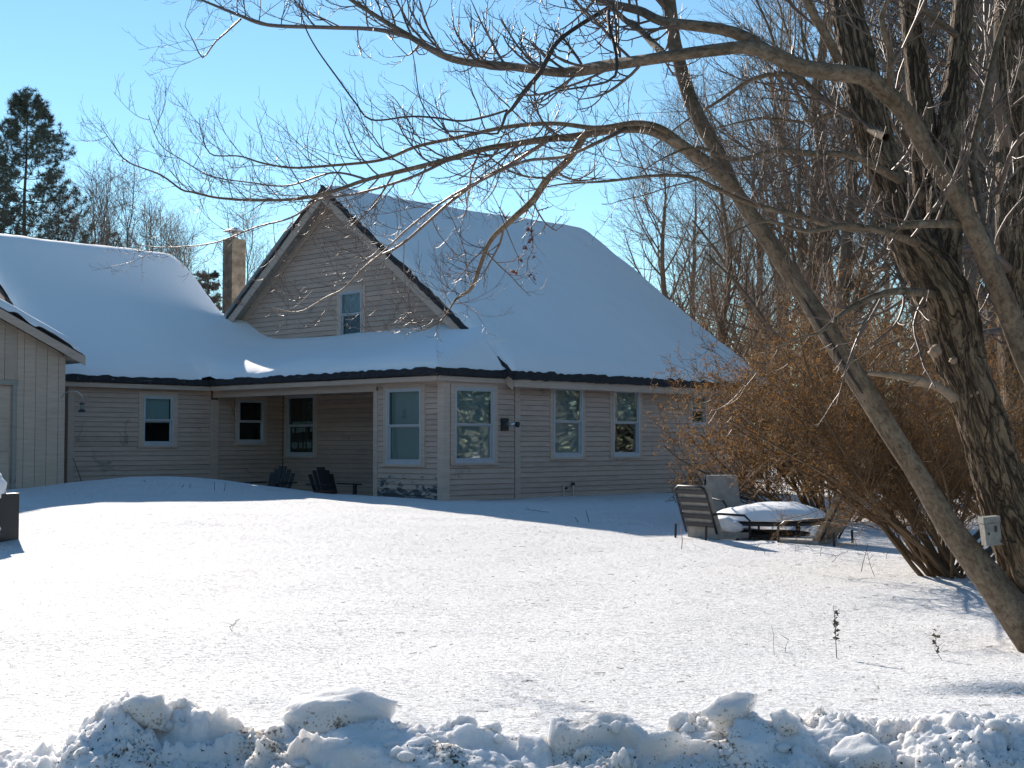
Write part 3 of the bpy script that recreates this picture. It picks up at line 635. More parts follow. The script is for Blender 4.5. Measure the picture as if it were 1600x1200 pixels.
hbox('fascia', (PE + 0.0, PE + .027), (hipv + .03, WE), (PB - 0.19, PB - 0.06), M_TRIM, house)
hbox('fascia', (PE + .03, -OV - .04), (hipv, hipv + .027), (PB - 0.19, PB - 0.06), M_TRIM, house)
hbox('fascia', (UE - .3, PE), (WE, WE + .027), (PB - 0.19, PB - 0.06), M_TRIM, house)
hbox('soffit', (PE + .03, PW - .04), (hipv + .03, WE), (PB - 0.17, PB - 0.15), M_SOFF, house)
hbox('soffit', (UE - .3, PE + .03), (WE + .03, VW - .04), (PB - 0.17, PB - 0.15), M_SOFF, house)
hbox('soffit', (PW - .04, -OV), (hipv + .03, -0.06), (PB - 0.17, PB - 0.15), M_SOFF, house)
ragged([H(UE - .32, WE - .02, PB - 0.055), H(PE - .02, WE - .02, PB - 0.055)], 0.12, 0.04)
ragged([H(PE - .02, WE, PB - 0.055), H(PE - .02, hipv - .02, PB - 0.055)], 0.12, 0.04)
ragged([H(PE - .02, hipv - .02, PB - 0.055), H(-OV - .05, hipv - .02, PB - 0.055)], 0.12, 0.04)
ragged([H(UE - .33, v, wz(v) - .05) for v in np.linspace(WE, WR, 12)], 0.10, 0.03)
MB().hexa([H(UE - .32, WE, wz(WE) - .26), H(UE - .30, WE, wz(WE) - .26), H(UE - .30, WR, wz(WR) - .26), H(UE - .32, WR, wz(WR) - .26), H(UE - .32, WE, wz(WE) - .06), H(UE - .30, WE, wz(WE) - .06), H(UE - .30, WR, wz(WR) - .06), H(UE - .32, WR, wz(WR) - .06)]).build('rake_board', M_TRIM, house)

# --- snow on the roofs
def snow_field(name, us, vs, zf, mask, label):
    X, Y = np.meshgrid(us, vs); Zr, inside = zf(X, Y), mask(X, Y)
    P = C0[None, None] + X[..., None] * U + Y[..., None] * V + Zr[..., None] * ZZ
    ny, nx = X.shape; i = np.arange(ny - 1)[:, None] * nx + np.arange(nx - 1)[None]
    ok = inside[:-1, :-1] & inside[1:, :-1] & inside[:-1, 1:] & inside[1:, 1:]
    F = np.stack([i, i + 1, i + nx + 1, i + nx], -1)[ok]
    used = np.unique(F); mp = np.full(ny * nx, -1); mp[used] = np.arange(len(used))
    o = fast(name, P.reshape(-1, 3)[used], mp[F], M_RSNOW, smooth=True); tag(o, label, 'snow', kind='stuff'); return o
rnd = lambda d, r, T: T * np.sqrt(np.clip(1 - (1 - np.clip(d / r, 0, 1)) ** 2, 0, 1))
# main near slope + over the ridge
def zmain(u, v):
    r = EZ + SL * (np.minimum(v, LV - v) + 0.30); rr = np.where(np.abs(v - RV) < .35, EZ + SL * (RV + .3) - SL * (0.35 ** 2 + (v - RV) ** 2) / (0.7), r)
    d = np.minimum.reduce([u + OV + .02, L + OV - u, (v + 0.36) * 1.0])
    T = 0.15 + 0.05 * vnoise(u * .5, v * .5, s=4) + 0.02 * vnoise(u * 2.1, v * 2.1, s=6)
    e = 0.045 * fbm(u * 1.8, v * 1.8, o=3, s=44)
    return rr + 0.03 + rnd(d + e * .6, 0.42, T + 0.05) - 0.01
us = np.concatenate([np.linspace(-OV - .03, 0.5, 26)[:-1], np.linspace(0.5, L - .5, 90)[:-1], np.linspace(L - .5, L + OV, 26)]); vs = np.concatenate([np.linspace(-.37, .4, 24)[:-1], np.linspace(.4, RV + 1.2, 80)])
snow_field('roof_snow', us, vs, zmain, lambda u, v: v < 99, 'snow lying on the steep main roof slope')
def zlow(u, v):
    zp = PB + PS * (u - PE); zh = PB + hs_ * (v - hipv); k = 0.10
    a = -k * np.log(np.exp(-zp / k) + np.exp(-zh / k)); wv = PB + WSL * (v - WE); k2 = 0.20
    wv2 = np.where(v > WE - 1.6, wv, -5.0)
    b = k2 * np.log(np.exp(np.clip(a, -5, 9) / k2) + np.exp(np.clip(wv2, -5, 9) / k2)); b = np.where(u < PE - .3, np.maximum(wv, b * 0 + wv), b)
    bl = sstep(PE - 0.9, PE + 0.1, u); z = np.where(v > WE - .05, wv * (1 - bl) + np.maximum(b, wv) * bl, b)
    d1 = np.where(v < WE, u - (PE - .05), 9.0); d2 = np.where(u < PE, v - (WE - .05), np.where(v < WE, 9.0, np.hypot(np.clip(u - PE, 0, 9), v - WE) + .05))
    d1 = np.where(v >= WE, 9.0, d1); d3 = np.where(v > 0.6, 9.0, v - (hipv - .03)); d3 = np.where((u > -OV - .1) & (v < .3), np.minimum(d3, np.maximum(v - .06, 0) * .8), d3); d4 = u - (UE - .34); d5 = np.where(v > 8.9, (-0.28 - u) * .8 + .5 * (1 - sstep(8.9, 9.4, v)), 9.0); d6 = np.where(v > 9, (WR + .25 - v), 9.0)
    d = np.minimum.reduce([d1, d2, d3, d4, d5, d6]) + 0.03 * fbm(u * 1.8, v * 1.8, o=3, s=49)
    T = (0.22 + 0.04 * vnoise(u * .7, v * .7, s=14)) * (1 - .8 * np.exp(-((u + .5) / .6) ** 2 - ((v - 9.6) / .8) ** 2))
    drift = 0.07 * np.exp(-((u - 0.0) / 0.5) ** 2) * (v < 9.5)
    return z + 0.02 + rnd(d, 0.5, T) + drift - 0.10 * sstep(WR - .5, WR + .3, v)
us = np.concatenate([np.linspace(UE - .34, PE - .25, 60)[:-1], np.linspace(PE - .25, 0.10, 66)]); us = np.sort(np.append(us, [PE - .05]))
vs = np.sort(np.concatenate([np.linspace(hipv - .03, .4, 20)[:-1], np.linspace(.4, WE - .4, 70)[:-1], np.linspace(WE - .4, WE + .6, 34)[:-1], np.linspace(WE + .6, WR + .2, 70), [WE - .05]]))
snow_field('roof_snow', us, vs, zlow, lambda u, v: ((u > PE - .051) | (v > WE - .051)) & ~((v > 9.35) & (u > -.275)), 'snow lying on the porch roof and the left wing roof')
# far side of the wing roof
snow_field('roof_snow', np.linspace(UE - .34, -.30, 30), np.linspace(WR + .15, 2 * WR - WE, 12), lambda u, v: wz(2 * WR - v) + 0.17, lambda u, v: v < 99, 'snow on the back slope of the left wing roof')
snow_field('roof_snow', np.linspace(-OV - .03, L + OV, 40), np.linspace(RV + 1.1, LV + .3, 16), lambda u, v: EZ + SL * (LV - v + .3) + .15, lambda u, v: v < 99, 'snow on the back slope of the main roof')

# --- chimney behind the wing roof
cc = at(361, 600, 36.0); cu, cv = uv_of(cc[0], cc[1]); chw = 0.43
ch = thing('chimney', H(cu + .2, cv + .2, 0), 'square concrete block chimney with a metal rain cap behind the wing roof', 'chimney')
zt = at(361, 372, 36.0)[2]
MB().box(FH, (cu + .012, cu + chw - .012), (cv + .012, cv + chw - .012), (-0.5, zt - .01)).build('mortar_core', M_MORT, ch)
z = zt - 0.2; k = 0
while z > 3.6:
    g = 0.007
    for s_ in range(2):
        if k % 2 == s_: MB().box(FH, (cu, cu + chw), (cv + s_ * chw / 2 + (0 if s_ == 0 else g), cv + chw / 2 + s_ * chw / 2 - (g if s_ == 0 else 0)), (z + g, z + .2)).build('block', M_BLOCK, ch)
        else: MB().box(FH, (cu, cu + chw), (cv + s_ * chw / 2, cv + chw / 2 + s_ * chw / 2), (z + g, z + .2)).build('block', M_BLOCK, ch)
    z -= 0.2; k += 1
cx, cy = H(cu + chw / 2, cv + chw / 2, 0)[:2]
MB().tube([(cx, cy, zt), (cx, cy, zt + .20)], 0.10, 12).build('flue', M_METAL, ch, True)
MB().tube([(cx, cy, zt + .22), (cx, cy, zt + .27), (cx, cy, zt + .33)], 0.30, 16, 0.04).build('rain_cap', M_METAL, ch)
mb = MB()
for a in range(3): mb.tube([(cx + .09 * math.cos(a * 2.1), cy + .09 * math.sin(a * 2.1), zt + .12), (cx + .15 * math.cos(a * 2.1), cy + .15 * math.sin(a * 2.1), zt + .24)], 0.008, 5)
mb.build('cap_strap', M_METAL, ch)

# --- small fittings on the house
p = onv(787, 663, -0.02); f0 = (H(0, -0.02, 0), U, -V, ZZ)
lamp = thing('wall_light', H(p[0], -0.05, p[1]), 'black square wall plate with a stubby grey lamp at the house corner', 'wall light')
MB().box(f0, (p[0] - .11, p[0] + .09), (0.026, 0.05), (p[1] - .12, p[1] + .12)).build('backplate', M_BLACKM, lamp)
MB().tube([H(p[0] + .0, -.07, p[1]), H(p[0] + .02, -.20, p[1]), H(p[0] + .05, -.30, p[1])], .035, 12, .045).build('lamp_arm', M_METAL, lamp, True)
MB().tube([H(p[0] + .05, -.30, p[1]), H(p[0] + .065, -.36, p[1] - .01)], .05, 12, .055).build('lamp_head', M_BLACKM, lamp, True)
for (x, y0, nm, lb) in ((876, 757, 'vent_pipe', 'thin bare pipe rising at the foot of the long wall'), (891, 755, 'vent_pipe', 'capped grey pipe at the foot of the long wall')):
    a, z1_ = onv(x, y0, 0); pr = thing('vent_pipe', H(a, -.08, 0), lb, 'pipe')
    MB().tube([H(a, -.08, -.3), H(a, -.08, z1_)], .016, 8).build('pipe', M_METAL, pr)
    if x == 891: MB().tube([H(a, -.08, z1_ - .04), H(a, -.08, z1_ + .02)], .05, 10, .03).build('cap', M_BLACKM, pr)
    else: MB().tube([H(a + .09, -.05, z1_ - .08), H(a + .14, -.05, z1_ - .08)], .02, 8).build('valve', M_BLACKM, pr)
# bird feeder on a curved bracket
bu, bz0 = onv(98, 620, 6.15); c1 = at(100, 617, 26.4); 
fd = thing('bird_feeder', at(128, 645, 26.5), 'small clear bird feeder hanging from a curved hook beside the barn corner', 'bird feeder')
MB().tube([at(96, 622, 26.6), at(101, 614, 26.55), at(110, 611, 26.5), (at(121, 612, 26.5)), at(128, 618, 26.5), at(129, 622, 26.5)], .009, 7).build('bracket', M_METAL, fd, True)
MB().tube([at(129, 620, 26.5), at(128.5, 629, 26.5)], .003, 4).build('hanger', M_METAL, fd)
MB().tube([at(128, 629, 26.5), at(128, 631.5, 26.5)], .02, 12, .065).build('lid', M_BLACKM, fd)
MB().tube([at(128, 631.5, 26.5), at(128, 640, 26.5)], .042, 12, .036).build('seed_tube', M_BOX, fd, True)
MB().tube([at(128, 640, 26.5), at(128, 644, 26.5)], .055, 12, .075).build('tray', M_BLACKM, fd)

# ================================================================== BARN
BV = 6.20; bc = onv(97, 660, BV)[0]
barn = thing('barn', H(bc, BV, 0), 'beige vertical board barn at the left edge with a snowy low roof', 'barn')
BR = bc - 2.6; rz0 = onv(110, 556, BV - .2)[1] + .08; bsl = 0.47; oe = 0.31
btop = lambda u: rz0 + bsl * (bc + oe - .15 - u) if u > BR else rz0 + bsl * (bc + oe - .15 - (2 * BR - u))
du, dz = onv(24, 602, BV)
mb = MB(); P = lambda u, v, z: H(u, v, z)
for a, b, lo in ((BR - 2.6, du - 2.2, ZB), (du - 2.2, BR, dz), (BR, du, dz), (du, bc, ZB)):
    if b > a: mb.hexa([P(a, BV + .15, lo), P(b, BV + .15, lo), P(b, BV, lo), P(a, BV, lo), P(a, BV + .15, btop(a) - .12), P(b, BV + .15, btop(b) - .12), P(b, BV, btop(b) - .12), P(a, BV, btop(a) - .12)])
bwall = mb.build('wall', M_BARN, barn)
MB().box(FH, (bc - .15, bc), (BV + .15, 16), (ZB, rz0 - .1)).build('wall', M_BARN, barn)
MB().box(FH, (BR - 2.6, BR - 2.45), (BV + .15, 16), (ZB, rz0 - .1)).build('wall', M_BARN, barn)
wu = 0.232; a = bc - .105
while a > BR - 2.5:
    b_ = a - wu + .008; lo = ZB if (b_ > du + .02 or a < du - 2.2) else dz + .10
    if b_ < du + .02 < a: b_ = du + .03; lo = ZB
    MB().hexa([P(b_, BV - .002, lo), P(a, BV - .002, lo), P(a, BV - .02, lo), P(b_, BV - .02, lo), P(b_, BV - .002, btop(b_) - .12), P(a, BV - .002, btop(a) - .12), P(a, BV - .02, btop(a) - .12), P(b_, BV - .02, btop(b_) - .12)]).build('plank', M_BARN, bwall)
    a = b_ - .010 if b_ != du + .03 else du - .0
MB().box(FH, (bc - .10, bc + .03), (BV - .045, BV + .10), (ZB, rz0 - .08)).build('corner_board', M_TRIM, barn)
dr = MB().box(FH, (du - 2.15, du - .06), (BV + .03, BV + .08), (ZB, dz - .01)).build('door', M_BARN, barn)
MB().box(FH, (du - .06, du + .02), (BV - .035, BV + .03), (ZB, dz)).box(FH, (du - 2.2, du + .04), (BV - .04, BV + .03), (dz, dz + .09)).build('door_frame', M_SOFF, barn)
for k in range(4): MB().box(FH, (du - 2.1, du - .10), (BV + .012, BV + .03), (-.3 + k * .62, .28 + k * .62)).build('door_panel', M_BARN, dr)
q = lambda u, v, dz_: H(u, v, btop(u) + dz_)
for (a, b) in ((bc + oe, BR), (BR, BR - 2.6 - oe)):
    MB().hexa([q(a, BV - .28, -.10), q(b, BV - .28, -.10), q(b, 16, -.10), q(a, 16, -.10), q(a, BV - .28, 0), q(b, BV - .28, 0), q(b, 16, 0), q(a, 16, 0)]).build('roof', M_SHING, barn)
    MB().hexa([q(a, BV - .31, -.19), q(b, BV - .31, -.19), q(b, BV - .283, -.19), q(a, BV - .283, -.19), q(a, BV - .31, -.02), q(b, BV - .31, -.02), q(b, BV - .283, -.02), q(a, BV - .283, -.02)]).build('rake_board', M_TRIM, barn)
MB().hexa([q(bc + .03, BV - .28, -.22), q(bc + oe, BV - .28, -.14), q(bc + oe, 16, -.14), q(bc + .03, 16, -.22), q(bc + .03, BV - .28, -.11), q(bc + oe, BV - .28, -.11), q(bc + oe, 16, -.11), q(bc + .03, 16, -.11)]).build('soffit', M_SOFF, barn)
def zbarn(u, v):
    ul = np.where(u > BR, u, 2 * BR - u); r = rz0 + bsl * (bc + oe - .15 - ul); d = np.minimum(bc + oe - .03 - ul, v - (BV - .30))
    return r + .01 + rnd(d + .02 * fbm(u * 3, v * 3, o=2, s=3), .30, .24)
snow_field('roof_snow', np.concatenate([np.linspace(BR - 2.6 - oe + .03, bc - .3, 60)[:-1], np.linspace(bc - .3, bc + oe - .03, 30)]), np.concatenate([np.linspace(BV - .30, BV + .4, 26)[:-1], np.linspace(BV + .4, 16, 30)]), zbarn, lambda u, v: v < 99, 'snow lying on the low barn roof at far left')

# snow capped wooden box at the left frame edge
g0 = at(-50, 822, 15.2); zb = float(ground_z(np.array([g0[0]]), np.array([g0[1]]))[0])
bn = thing('wood_bin', (g0[0], g0[1], zb), 'dark wooden bin under a heap of snow at the left edge', 'wood bin')
ax, ay = np.array([.94, -.33, 0]), np.array([.33, .94, 0]); ft = (np.array([g0[0], g0[1], 0]), ax, ay, ZZ); zt_ = at(10, 783, 15.2)[2]
MB().box(ft, (-.75, .10), (0, .6), (zb - .3, zt_)).build('body', M_REDW, bn)
MB().box(ft, (.10, .18), (-.03, .62), (zb - .3, zt_ + .07)).build('end_panel', M_BLACKM, bn)
MB().box(ft, (.078, .096), (-.045, -.025), (zb - .2, zt_)).build('corner_strip', M_MORT, bn)
MB().box(ft, (-.75, .085), (-.045, -.025), (zt_ - .03, zt_)).build('top_rail', M_MORT, bn)
c_ = at(-14, 766, 15.5); chunk('bin_snow', c_, (.17, .24, .20), 71, 0, 'rounded heap of snow on top of the dark wooden bin', m=M_RSNOW, cut=.95)
c_ = at(-46, 834, 14.9); chunk('bin_snow', c_, (.30, .20, .16), 75, 0, 'snow drifted against the front of the dark wooden bin', m=M_RSNOW, cut=.95)

# ================================================================== PORCH CHAIRS
def adirondack(px, depth, face, label, zf=-0.34):
    p = at(px, 760, depth); f = np.array([math.sin(face), math.cos(face), 0]); s = np.array([f[1], -f[0], 0]); O = np.array([p[0], p[1], zf])
    t_ = thing('porch_chair', O, label, 'chair'); F4 = (O, s, f, ZZ)
    for k in range(6):
        a = -.27 + k * .09; h = .95 - .10 * abs(k - 2.5) ** 1.3 / 2
        MB().hexa([O + a * s - .22 * f + .30 * ZZ, O + (a + .08) * s - .22 * f + .30 * ZZ, O + (a + .08) * s - .20 * f + .30 * ZZ, O + a * s - .20 * f + .30 * ZZ,
                   O + a * 1.12 * s - .48 * f + h * ZZ, O + (a + .08) * 1.12 * s - .48 * f + h * ZZ, O + (a + .08) * 1.12 * s - .46 * f + h * ZZ, O + a * 1.12 * s - .46 * f + h * ZZ]).build('back_slat', M_DKCH, t_)
    for k in range(5): MB().box(F4, (-.27, .27), (-.18 + k * .11, -.08 + k * .11), (.32 + k * .012, .34 + k * .012)).build('seat_slat', M_DKCH, t_)
    for sg in (-1, 1):
        MB().box(F4, (sg * .36 - .06, sg * .36 + .06), (-.35, .42), (.58, .605)).build('armrest', M_DKCH, t_)
        MB().box(F4, (sg * .31 - .02, sg * .31 + .02), (.28, .37), (0, .58)).build('leg', M_DKCH, t_)
        MB().hexa([O + (sg * .29 - .02) * s - .45 * f + .0 * ZZ, O + (sg * .29 + .02) * s - .45 * f, O + (sg * .29 + .02) * s + .36 * f + .26 * ZZ, O + (sg * .29 - .02) * s + .36 * f + .26 * ZZ,
                   O + (sg * .29 - .02) * s - .45 * f + .10 * ZZ, O + (sg * .29 + .02) * s - .45 * f + .10 * ZZ, O + (sg * .29 + .02) * s + .36 * f + .37 * ZZ, O + (sg * .29 - .02) * s + .36 * f + .37 * ZZ]).build('side_rail', M_DKCH, t_)
    return t_
adirondack(424, 28.6, R(200), 'dark slat back porch chair under the left porch window')
adirondack(520, 27.6, R(140), 'dark porch chair turned sideways near the middle of the porch')
pp = at(508, 768, 27.0); t_ = thing('flower_pot', (pp[0], pp[1], -.22), 'dull red tub on the porch deck beside the sideways chair', 'tub')
MB().tube([(pp[0], pp[1], -.22), (pp[0], pp[1], .12)], .17, 14, .22).build('tub', M_REDW, t_, True); MB().tube([(pp[0], pp[1], .12), (pp[0], pp[1], .15)], .235, 14, .235).build('rim', M_REDW, t_)

# ================================================================== PATIO SET
def patio_chair(O, f, wid, bh, lean, label, strap, m_back, snow=True):
    f = np.array(f, float); f /= np.linalg.norm(f); s = np.array([f[1], -f[0], 0]); t_ = thing('patio_chair', O, label, 'chair')
    zb_ = 0.12; hw = wid / 2; F4 = (O, s, f, ZZ)
    B = lambda a, h, n: O + a * s + (-lean * h + n) * f + (zb_ + h) * ZZ         # back plane
    mb = MB(); pts = [B(-hw, 0, 0), B(-hw, bh - .08, 0), B(-hw + .025, bh - .025, 0), B(-hw + .08, bh, 0), B(hw - .08, bh, 0), B(hw - .025, bh - .025, 0), B(hw, bh - .08, 0), B(hw, 0, 0)]
    mb.tube(pts, .014, 7).build('back_frame', M_BLACKM, t_, True)
    for k in range(strap):
        h = .07 + k * (bh - .16) / (strap - 1)
        MB().hexa([B(-hw, h, -.008), B(hw, h, -.008), B(hw, h, .004), B(-hw, h, .004), B(-hw, h + .048, -.008), B(hw, h + .048, -.008), B(hw, h + .048, .004), B(-hw, h + .048, .004)]).build('slat', M_BLACKM if m_back is M_CUSH else m_back, t_)
    MB().hexa([B(-hw + .01, 0, .02), B(hw - .01, 0, .02), B(hw - .01, 0, .10), B(-hw + .01, 0, .10), B(-hw + .02, bh + .02, .02), B(hw - .02, bh + .02, .02), B(hw - .02, bh + .01, .09), B(-hw + .02, bh + .01, .09)]).build('back_cushion', M_CUSH if m_back is M_CUSH else M_WICK, t_)
    MB().box(F4, (-hw, hw), (0.02, .50), (zb_ - .06, zb_)).build('seat', M_CUSH, t_)
    for sg in (-1, 1):
        MB().tube([B(sg * hw, .22, 0), B(sg * hw, .23, .12) , O + sg * hw * s + .42 * f + (zb_ + .20) * ZZ, O + sg * hw * s + .50 * f + (zb_ + .14) * ZZ, O + sg * hw * s + .50 * f - .3 * ZZ], .014, 7).build('armrest', M_BLACKM, t_, True)
        MB().tube([O + sg * hw * s - .16 * f + (zb_ + .1) * ZZ, O + sg * hw * s - .18 * f - .35 * ZZ], .014, 7).build('leg', M_BLACKM, t_)
    return t_
def lump(name, c, size, seed, label): return chunk(name, c, size, seed, 0, label, m=M_RSNOW, cut=1.1)
p = at(1096, 838, 16.0); O1 = np.array([p[0], p[1], p[2] - 0.08]); patio_chair(O1, (.84, .54, 0), .54, .54, .34, 'black slatted patio chair seen from behind, left of the snowy table', 5, M_CUSH)
lump('chair_snow', O1 + np.array([.30, .18, .18]), (.2, .2, .12), 5, 'snow heaped on the seat of the left patio chair')
p = at(1130, 822, 17.8); O2 = np.array([p[0], p[1], p[2] + .02]); patio_chair(O2, (.35, -.94, 0), .46, .50, .18, 'grey patio chair facing the road behind the left chair', 5, M_CUSH)
p = at(1296, 853, 15.4); O3 = np.array([p[0], p[1], p[2] - .05]); patio_chair(O3, (-.80, .60, 0), .50, .50, .55, 'tan strapped patio chair reclined at the right of the snowy table', 8, M_WICK)
p = at(1200, 838, 16.7); tb = thing('patio_table', (p[0], p[1], p[2] - .2), 'dark round patio table buried under a thick cap of snow', 'table')
tz = at(1200, 813, 16.7)[2]; mb = MB(); n = 28
ring = lambda r, z: [np.array([p[0] + r * math.cos(2 * math.pi * i / n), p[1] + r * .95 * math.sin(2 * math.pi * i / n), z]) for i in range(n)]
mb.add(ring(.66, tz) + ring(.66, tz - .035), [tuple(range(n)), tuple(range(2 * n - 1, n - 1, -1))] + [(i, n + i, n + (i + 1) % n, (i + 1) % n) for i in range(n)]).build('table_top', M_BLACKM, tb)
MB().add(ring(.50, tz - .14) + ring(.50, tz - .17), [tuple(range(n)), tuple(range(2 * n - 1, n - 1, -1))] + [(i, n + i, n + (i + 1) % n, (i + 1) % n) for i in range(n)]).build('dark_under_disc', M_BLACKM, tb)  # black disc added to fill the dark space below the table top
for k in range(4):
    a = k * math.pi / 2 + .6; MB().tube([(p[0] + .5 * math.cos(a), p[1] + .5 * math.sin(a), tz - .03), (p[0] + .52 * math.cos(a), p[1] + .52 * math.sin(a), tz - .7)], .022, 7).build('leg', M_BLACKM, tb)
v = IV.copy(); v[:, 2] = np.where(v[:, 2] < -.02, -.02, v[:, 2]); v = v * (1 + .07 * fbm(v[:, 0] * 2, v[:, 1] * 2, v[:, 2] * 2, 3, 5))[:, None]; v = v * np.array([.68, .64, .20]); v[:, 2] *= (1 + .25 * v[:, 0])
o = fast('table_snow', v + np.array([p[0], p[1], tz + .02]), IF, M_RSNOW, smooth=True, base=np.array([p[0], p[1], tz + .02])); tag(o, 'thick rounded cap of snow on the patio table', 'snow')
# dark slatted chair half hidden behind the big trunk
p = at(1548, 880, 11.6); O4 = np.array([p[0], p[1], p[2] - .05]); t_ = thing('slatted_chair', O4, 'dark wooden slatted chair leaning behind the two trunks', 'chair')
for k in range(5):
    a = at(1514 + k * 11.5, 849 + k * 9.5, 11.6); b = at(1540 + k * 9, 827 + k * 11, 11.75)
    d = (b - a) / np.linalg.norm(b - a); n_ = np.array([-d[2], 0, d[0]]); w_ = .030
    MB().hexa([a - n_ * w_, b - n_ * w_, b - n_ * w_ + [0, .02, 0], a - n_ * w_ + [0, .02, 0], a + n_ * w_, b + n_ * w_, b + n_ * w_ + [0, .02, 0], a + n_ * w_ + [0, .02, 0]]).build('slat', M_DKCH, t_)
MB().tube([at(1512, 845, 11.68), at(1566, 900, 11.68)], .016, 6).build('rail', M_DKCH, t_); MB().tube([at(1538, 822, 11.78), at(1582, 880, 11.78)], .016, 6).build('rail', M_DKCH, t_)

# ================================================================== BRANCHES
def nrm(a): return a / (np.linalg.norm(a, axis=-1, keepdims=True) + 1e-9)
def tubes(P, Rr, sides=3, ref=None):
    n, K, _ = P.shape; T = np.empty_like(P); T[:, 1:-1] = P[:, 2:] - P[:, :-2]; T[:, 0] = P[:, 1] - P[:, 0]; T[:, -1] = P[:, -1] - P[:, -2]; T = nrm(T)
    r = np.tile(np.array([0.43, 0.29, 0.85]), (n, K, 1)) if ref is None else ref
    a = nrm(np.cross(T, r)); b = np.cross(T, a)
    an = np.arange(sides) * 2 * np.pi / sides
    vt = P[:, :, None] + Rr[:, :, None, None] * (np.cos(an)[None, None, :, None] * a[:, :, None] + np.sin(an)[None, None, :, None] * b[:, :, None])
    idx = np.arange(n * K * sides).reshape(n, K, sides); nx = np.roll(idx, -1, 2)
    F = np.stack([idx[:, :-1], nx[:, :-1], nx[:, 1:], idx[:, 1:]], -1).reshape(-1, 4)
    return vt.reshape(-1, 3), F
def merge(lst):
    V_, F_, o_ = [], [], 0
    for v, f in lst: V_.append(v); F_.append(f + o_); o_ += len(v)
    return np.concatenate(V_), np.concatenate(F_)
def spawn(rg, P, Rr, m, t0, t1, Ln, ang, K, up=0.0, wig=0.12, rr=0.6, rend=0.25, rmin=0.0015, bias=None, taper=0.5, lenfix=None, azi=None):
    n, Kp, _ = P.shape; t = (t0 + (t1 - t0) * ((np.arange(m)[None] + rg.random((n, m))) / m)).ravel(); pi = np.repeat(np.arange(n), m)
    k = t * (Kp - 1); k0 = np.minimum(k.astype(int), Kp - 2); f = (k - k0)[:, None]
    base = P[pi, k0] * (1 - f) + P[pi, k0 + 1] * f; tan = nrm(P[pi, k0 + 1] - P[pi, k0]); rad = Rr[pi, k0] * (1 - f[:, 0]) + Rr[pi, k0 + 1] * f[:, 0]
    rv = rg.normal(size=tan.shape)
    if bias is not None: rv = rv + np.array(bias)
    perp = nrm(rv - (rv * tan).sum(-1, keepdims=True) * tan); an = ang * rg.uniform(.7, 1.3, len(t))[:, None]
    d = nrm(tan * np.cos(an) + perp * np.sin(an)); ln = Ln * (1 - taper * t) * rg.uniform(.55, 1.25, len(t))
    st = (ln / (K - 1))[:, None]; C = np.empty((len(t), K, 3)); C[:, 0] = base; cv = rg.normal(size=d.shape) * wig
    for q in range(1, K):
        C[:, q] = C[:, q - 1] + d * st; d = nrm(d + cv * .5 + rg.normal(size=d.shape) * wig + np.array([0, 0, up]) / (K - 1))
    r0 = np.maximum(rad * rr, rmin); RR = r0[:, None] * np.linspace(1, rend, K)[None]; return C, np.maximum(RR, rmin * .6)
def smooth_path(pts, K):
    pts = np.array(pts, float); d = np.concatenate([[0], np.cumsum(np.linalg.norm(np.diff(pts[:, :3], axis=0), axis=1))]); t = np.linspace(0, d[-1], K)
    # catmull-rom via local cubic
    out = np.empty((K, pts.shape[1])); n = len(pts)
    for i, q in enumerate(t):
        k = min(np.searchsorted(d, q, side='right') - 1, n - 2); k = max(k, 0); f = (q - d[k]) / (d[k + 1] - d[k] + 1e-9)
        p0, p1, p2, p3 = pts[max(k - 1, 0)], pts[k], pts[k + 1], pts[min(k + 2, n - 1)]
        out[i] = .5 * ((2 * p1) + (-p0 + p2) * f + (2 * p0 - 5 * p1 + 4 * p2 - p3) * f * f + (-p0 + 3 * p1 - 3 * p2 + p3) * f ** 3)
    return out
def limb(pts):   # (px, py, depth, diameter_px) -> P(1,K,3), R(1,K)
    q = []
    for (x, y, d, wpx_) in pts:
        if REACH and x < 1050: d = d + (1050 - x) / 890 * 6.6       # the long limbs also reach back toward the house
        q.append([*at(x, y, d), wpx_ / 2 / F_PX * d])
    return np.array(q)
def limb_obj(name, pts, m, parent, K=None, sides=12, rough=0.0, label=None):
    q = limb(pts); ln = np.linalg.norm(np.diff(q[:, :3], axis=0), axis=1).sum(); K = K or max(8, int(ln / 0.08)); s = smooth_path(q, K)
    P = s[None, :, :3]; rad = np.maximum(s[None, :, 3], .0015); dist = np.concatenate([[0], np.cumsum(np.linalg.norm(np.diff(P[0], axis=0), axis=1))])
    ref = np.tile(np.array([0.05, 1.0, 0.02]), (1, K, 1)); v, F = tubes(P, rad, sides, ref)
    an = np.tile(np.arange(sides) * 2 * np.pi / sides, K); dd = np.repeat(dist, sides); r0 = np.repeat(rad[0], sides)
    Cn = np.repeat(P[0], sides, axis=0); nv = nrm(v - Cn)
    if rough > 0:
        k1 = 13.0; cx_, cy_ = np.cos(an), np.sin(an)
        n1 = fbm(cx_ * 3.4 + 10, cy_ * 3.4, dd * 2.2 + .6 * np.sin(an * 2), 3, 7); rid = 1 - np.abs(fbm(cx_ * 4.6, cy_ * 4.6 + 4, dd * 5.5, 4, 23)) * 2.2
        big = vnoise(cx_ * 1.2, cy_ * 1.2, dd * 1.6, 37)
        v = Cn + nv * (r0 * (1 + rough * (.55 * np.clip(rid, -1, 1) + .25 * n1) + .10 * big))[:, None]
    uvc = np.stack([an / (2 * np.pi) * 2 * np.pi * np.mean(rad), dd], -1)
    o = fast(name, v, F, m, parent, smooth=True, uv=uvc)
    if label: o['label'] = label
    return P, rad, o
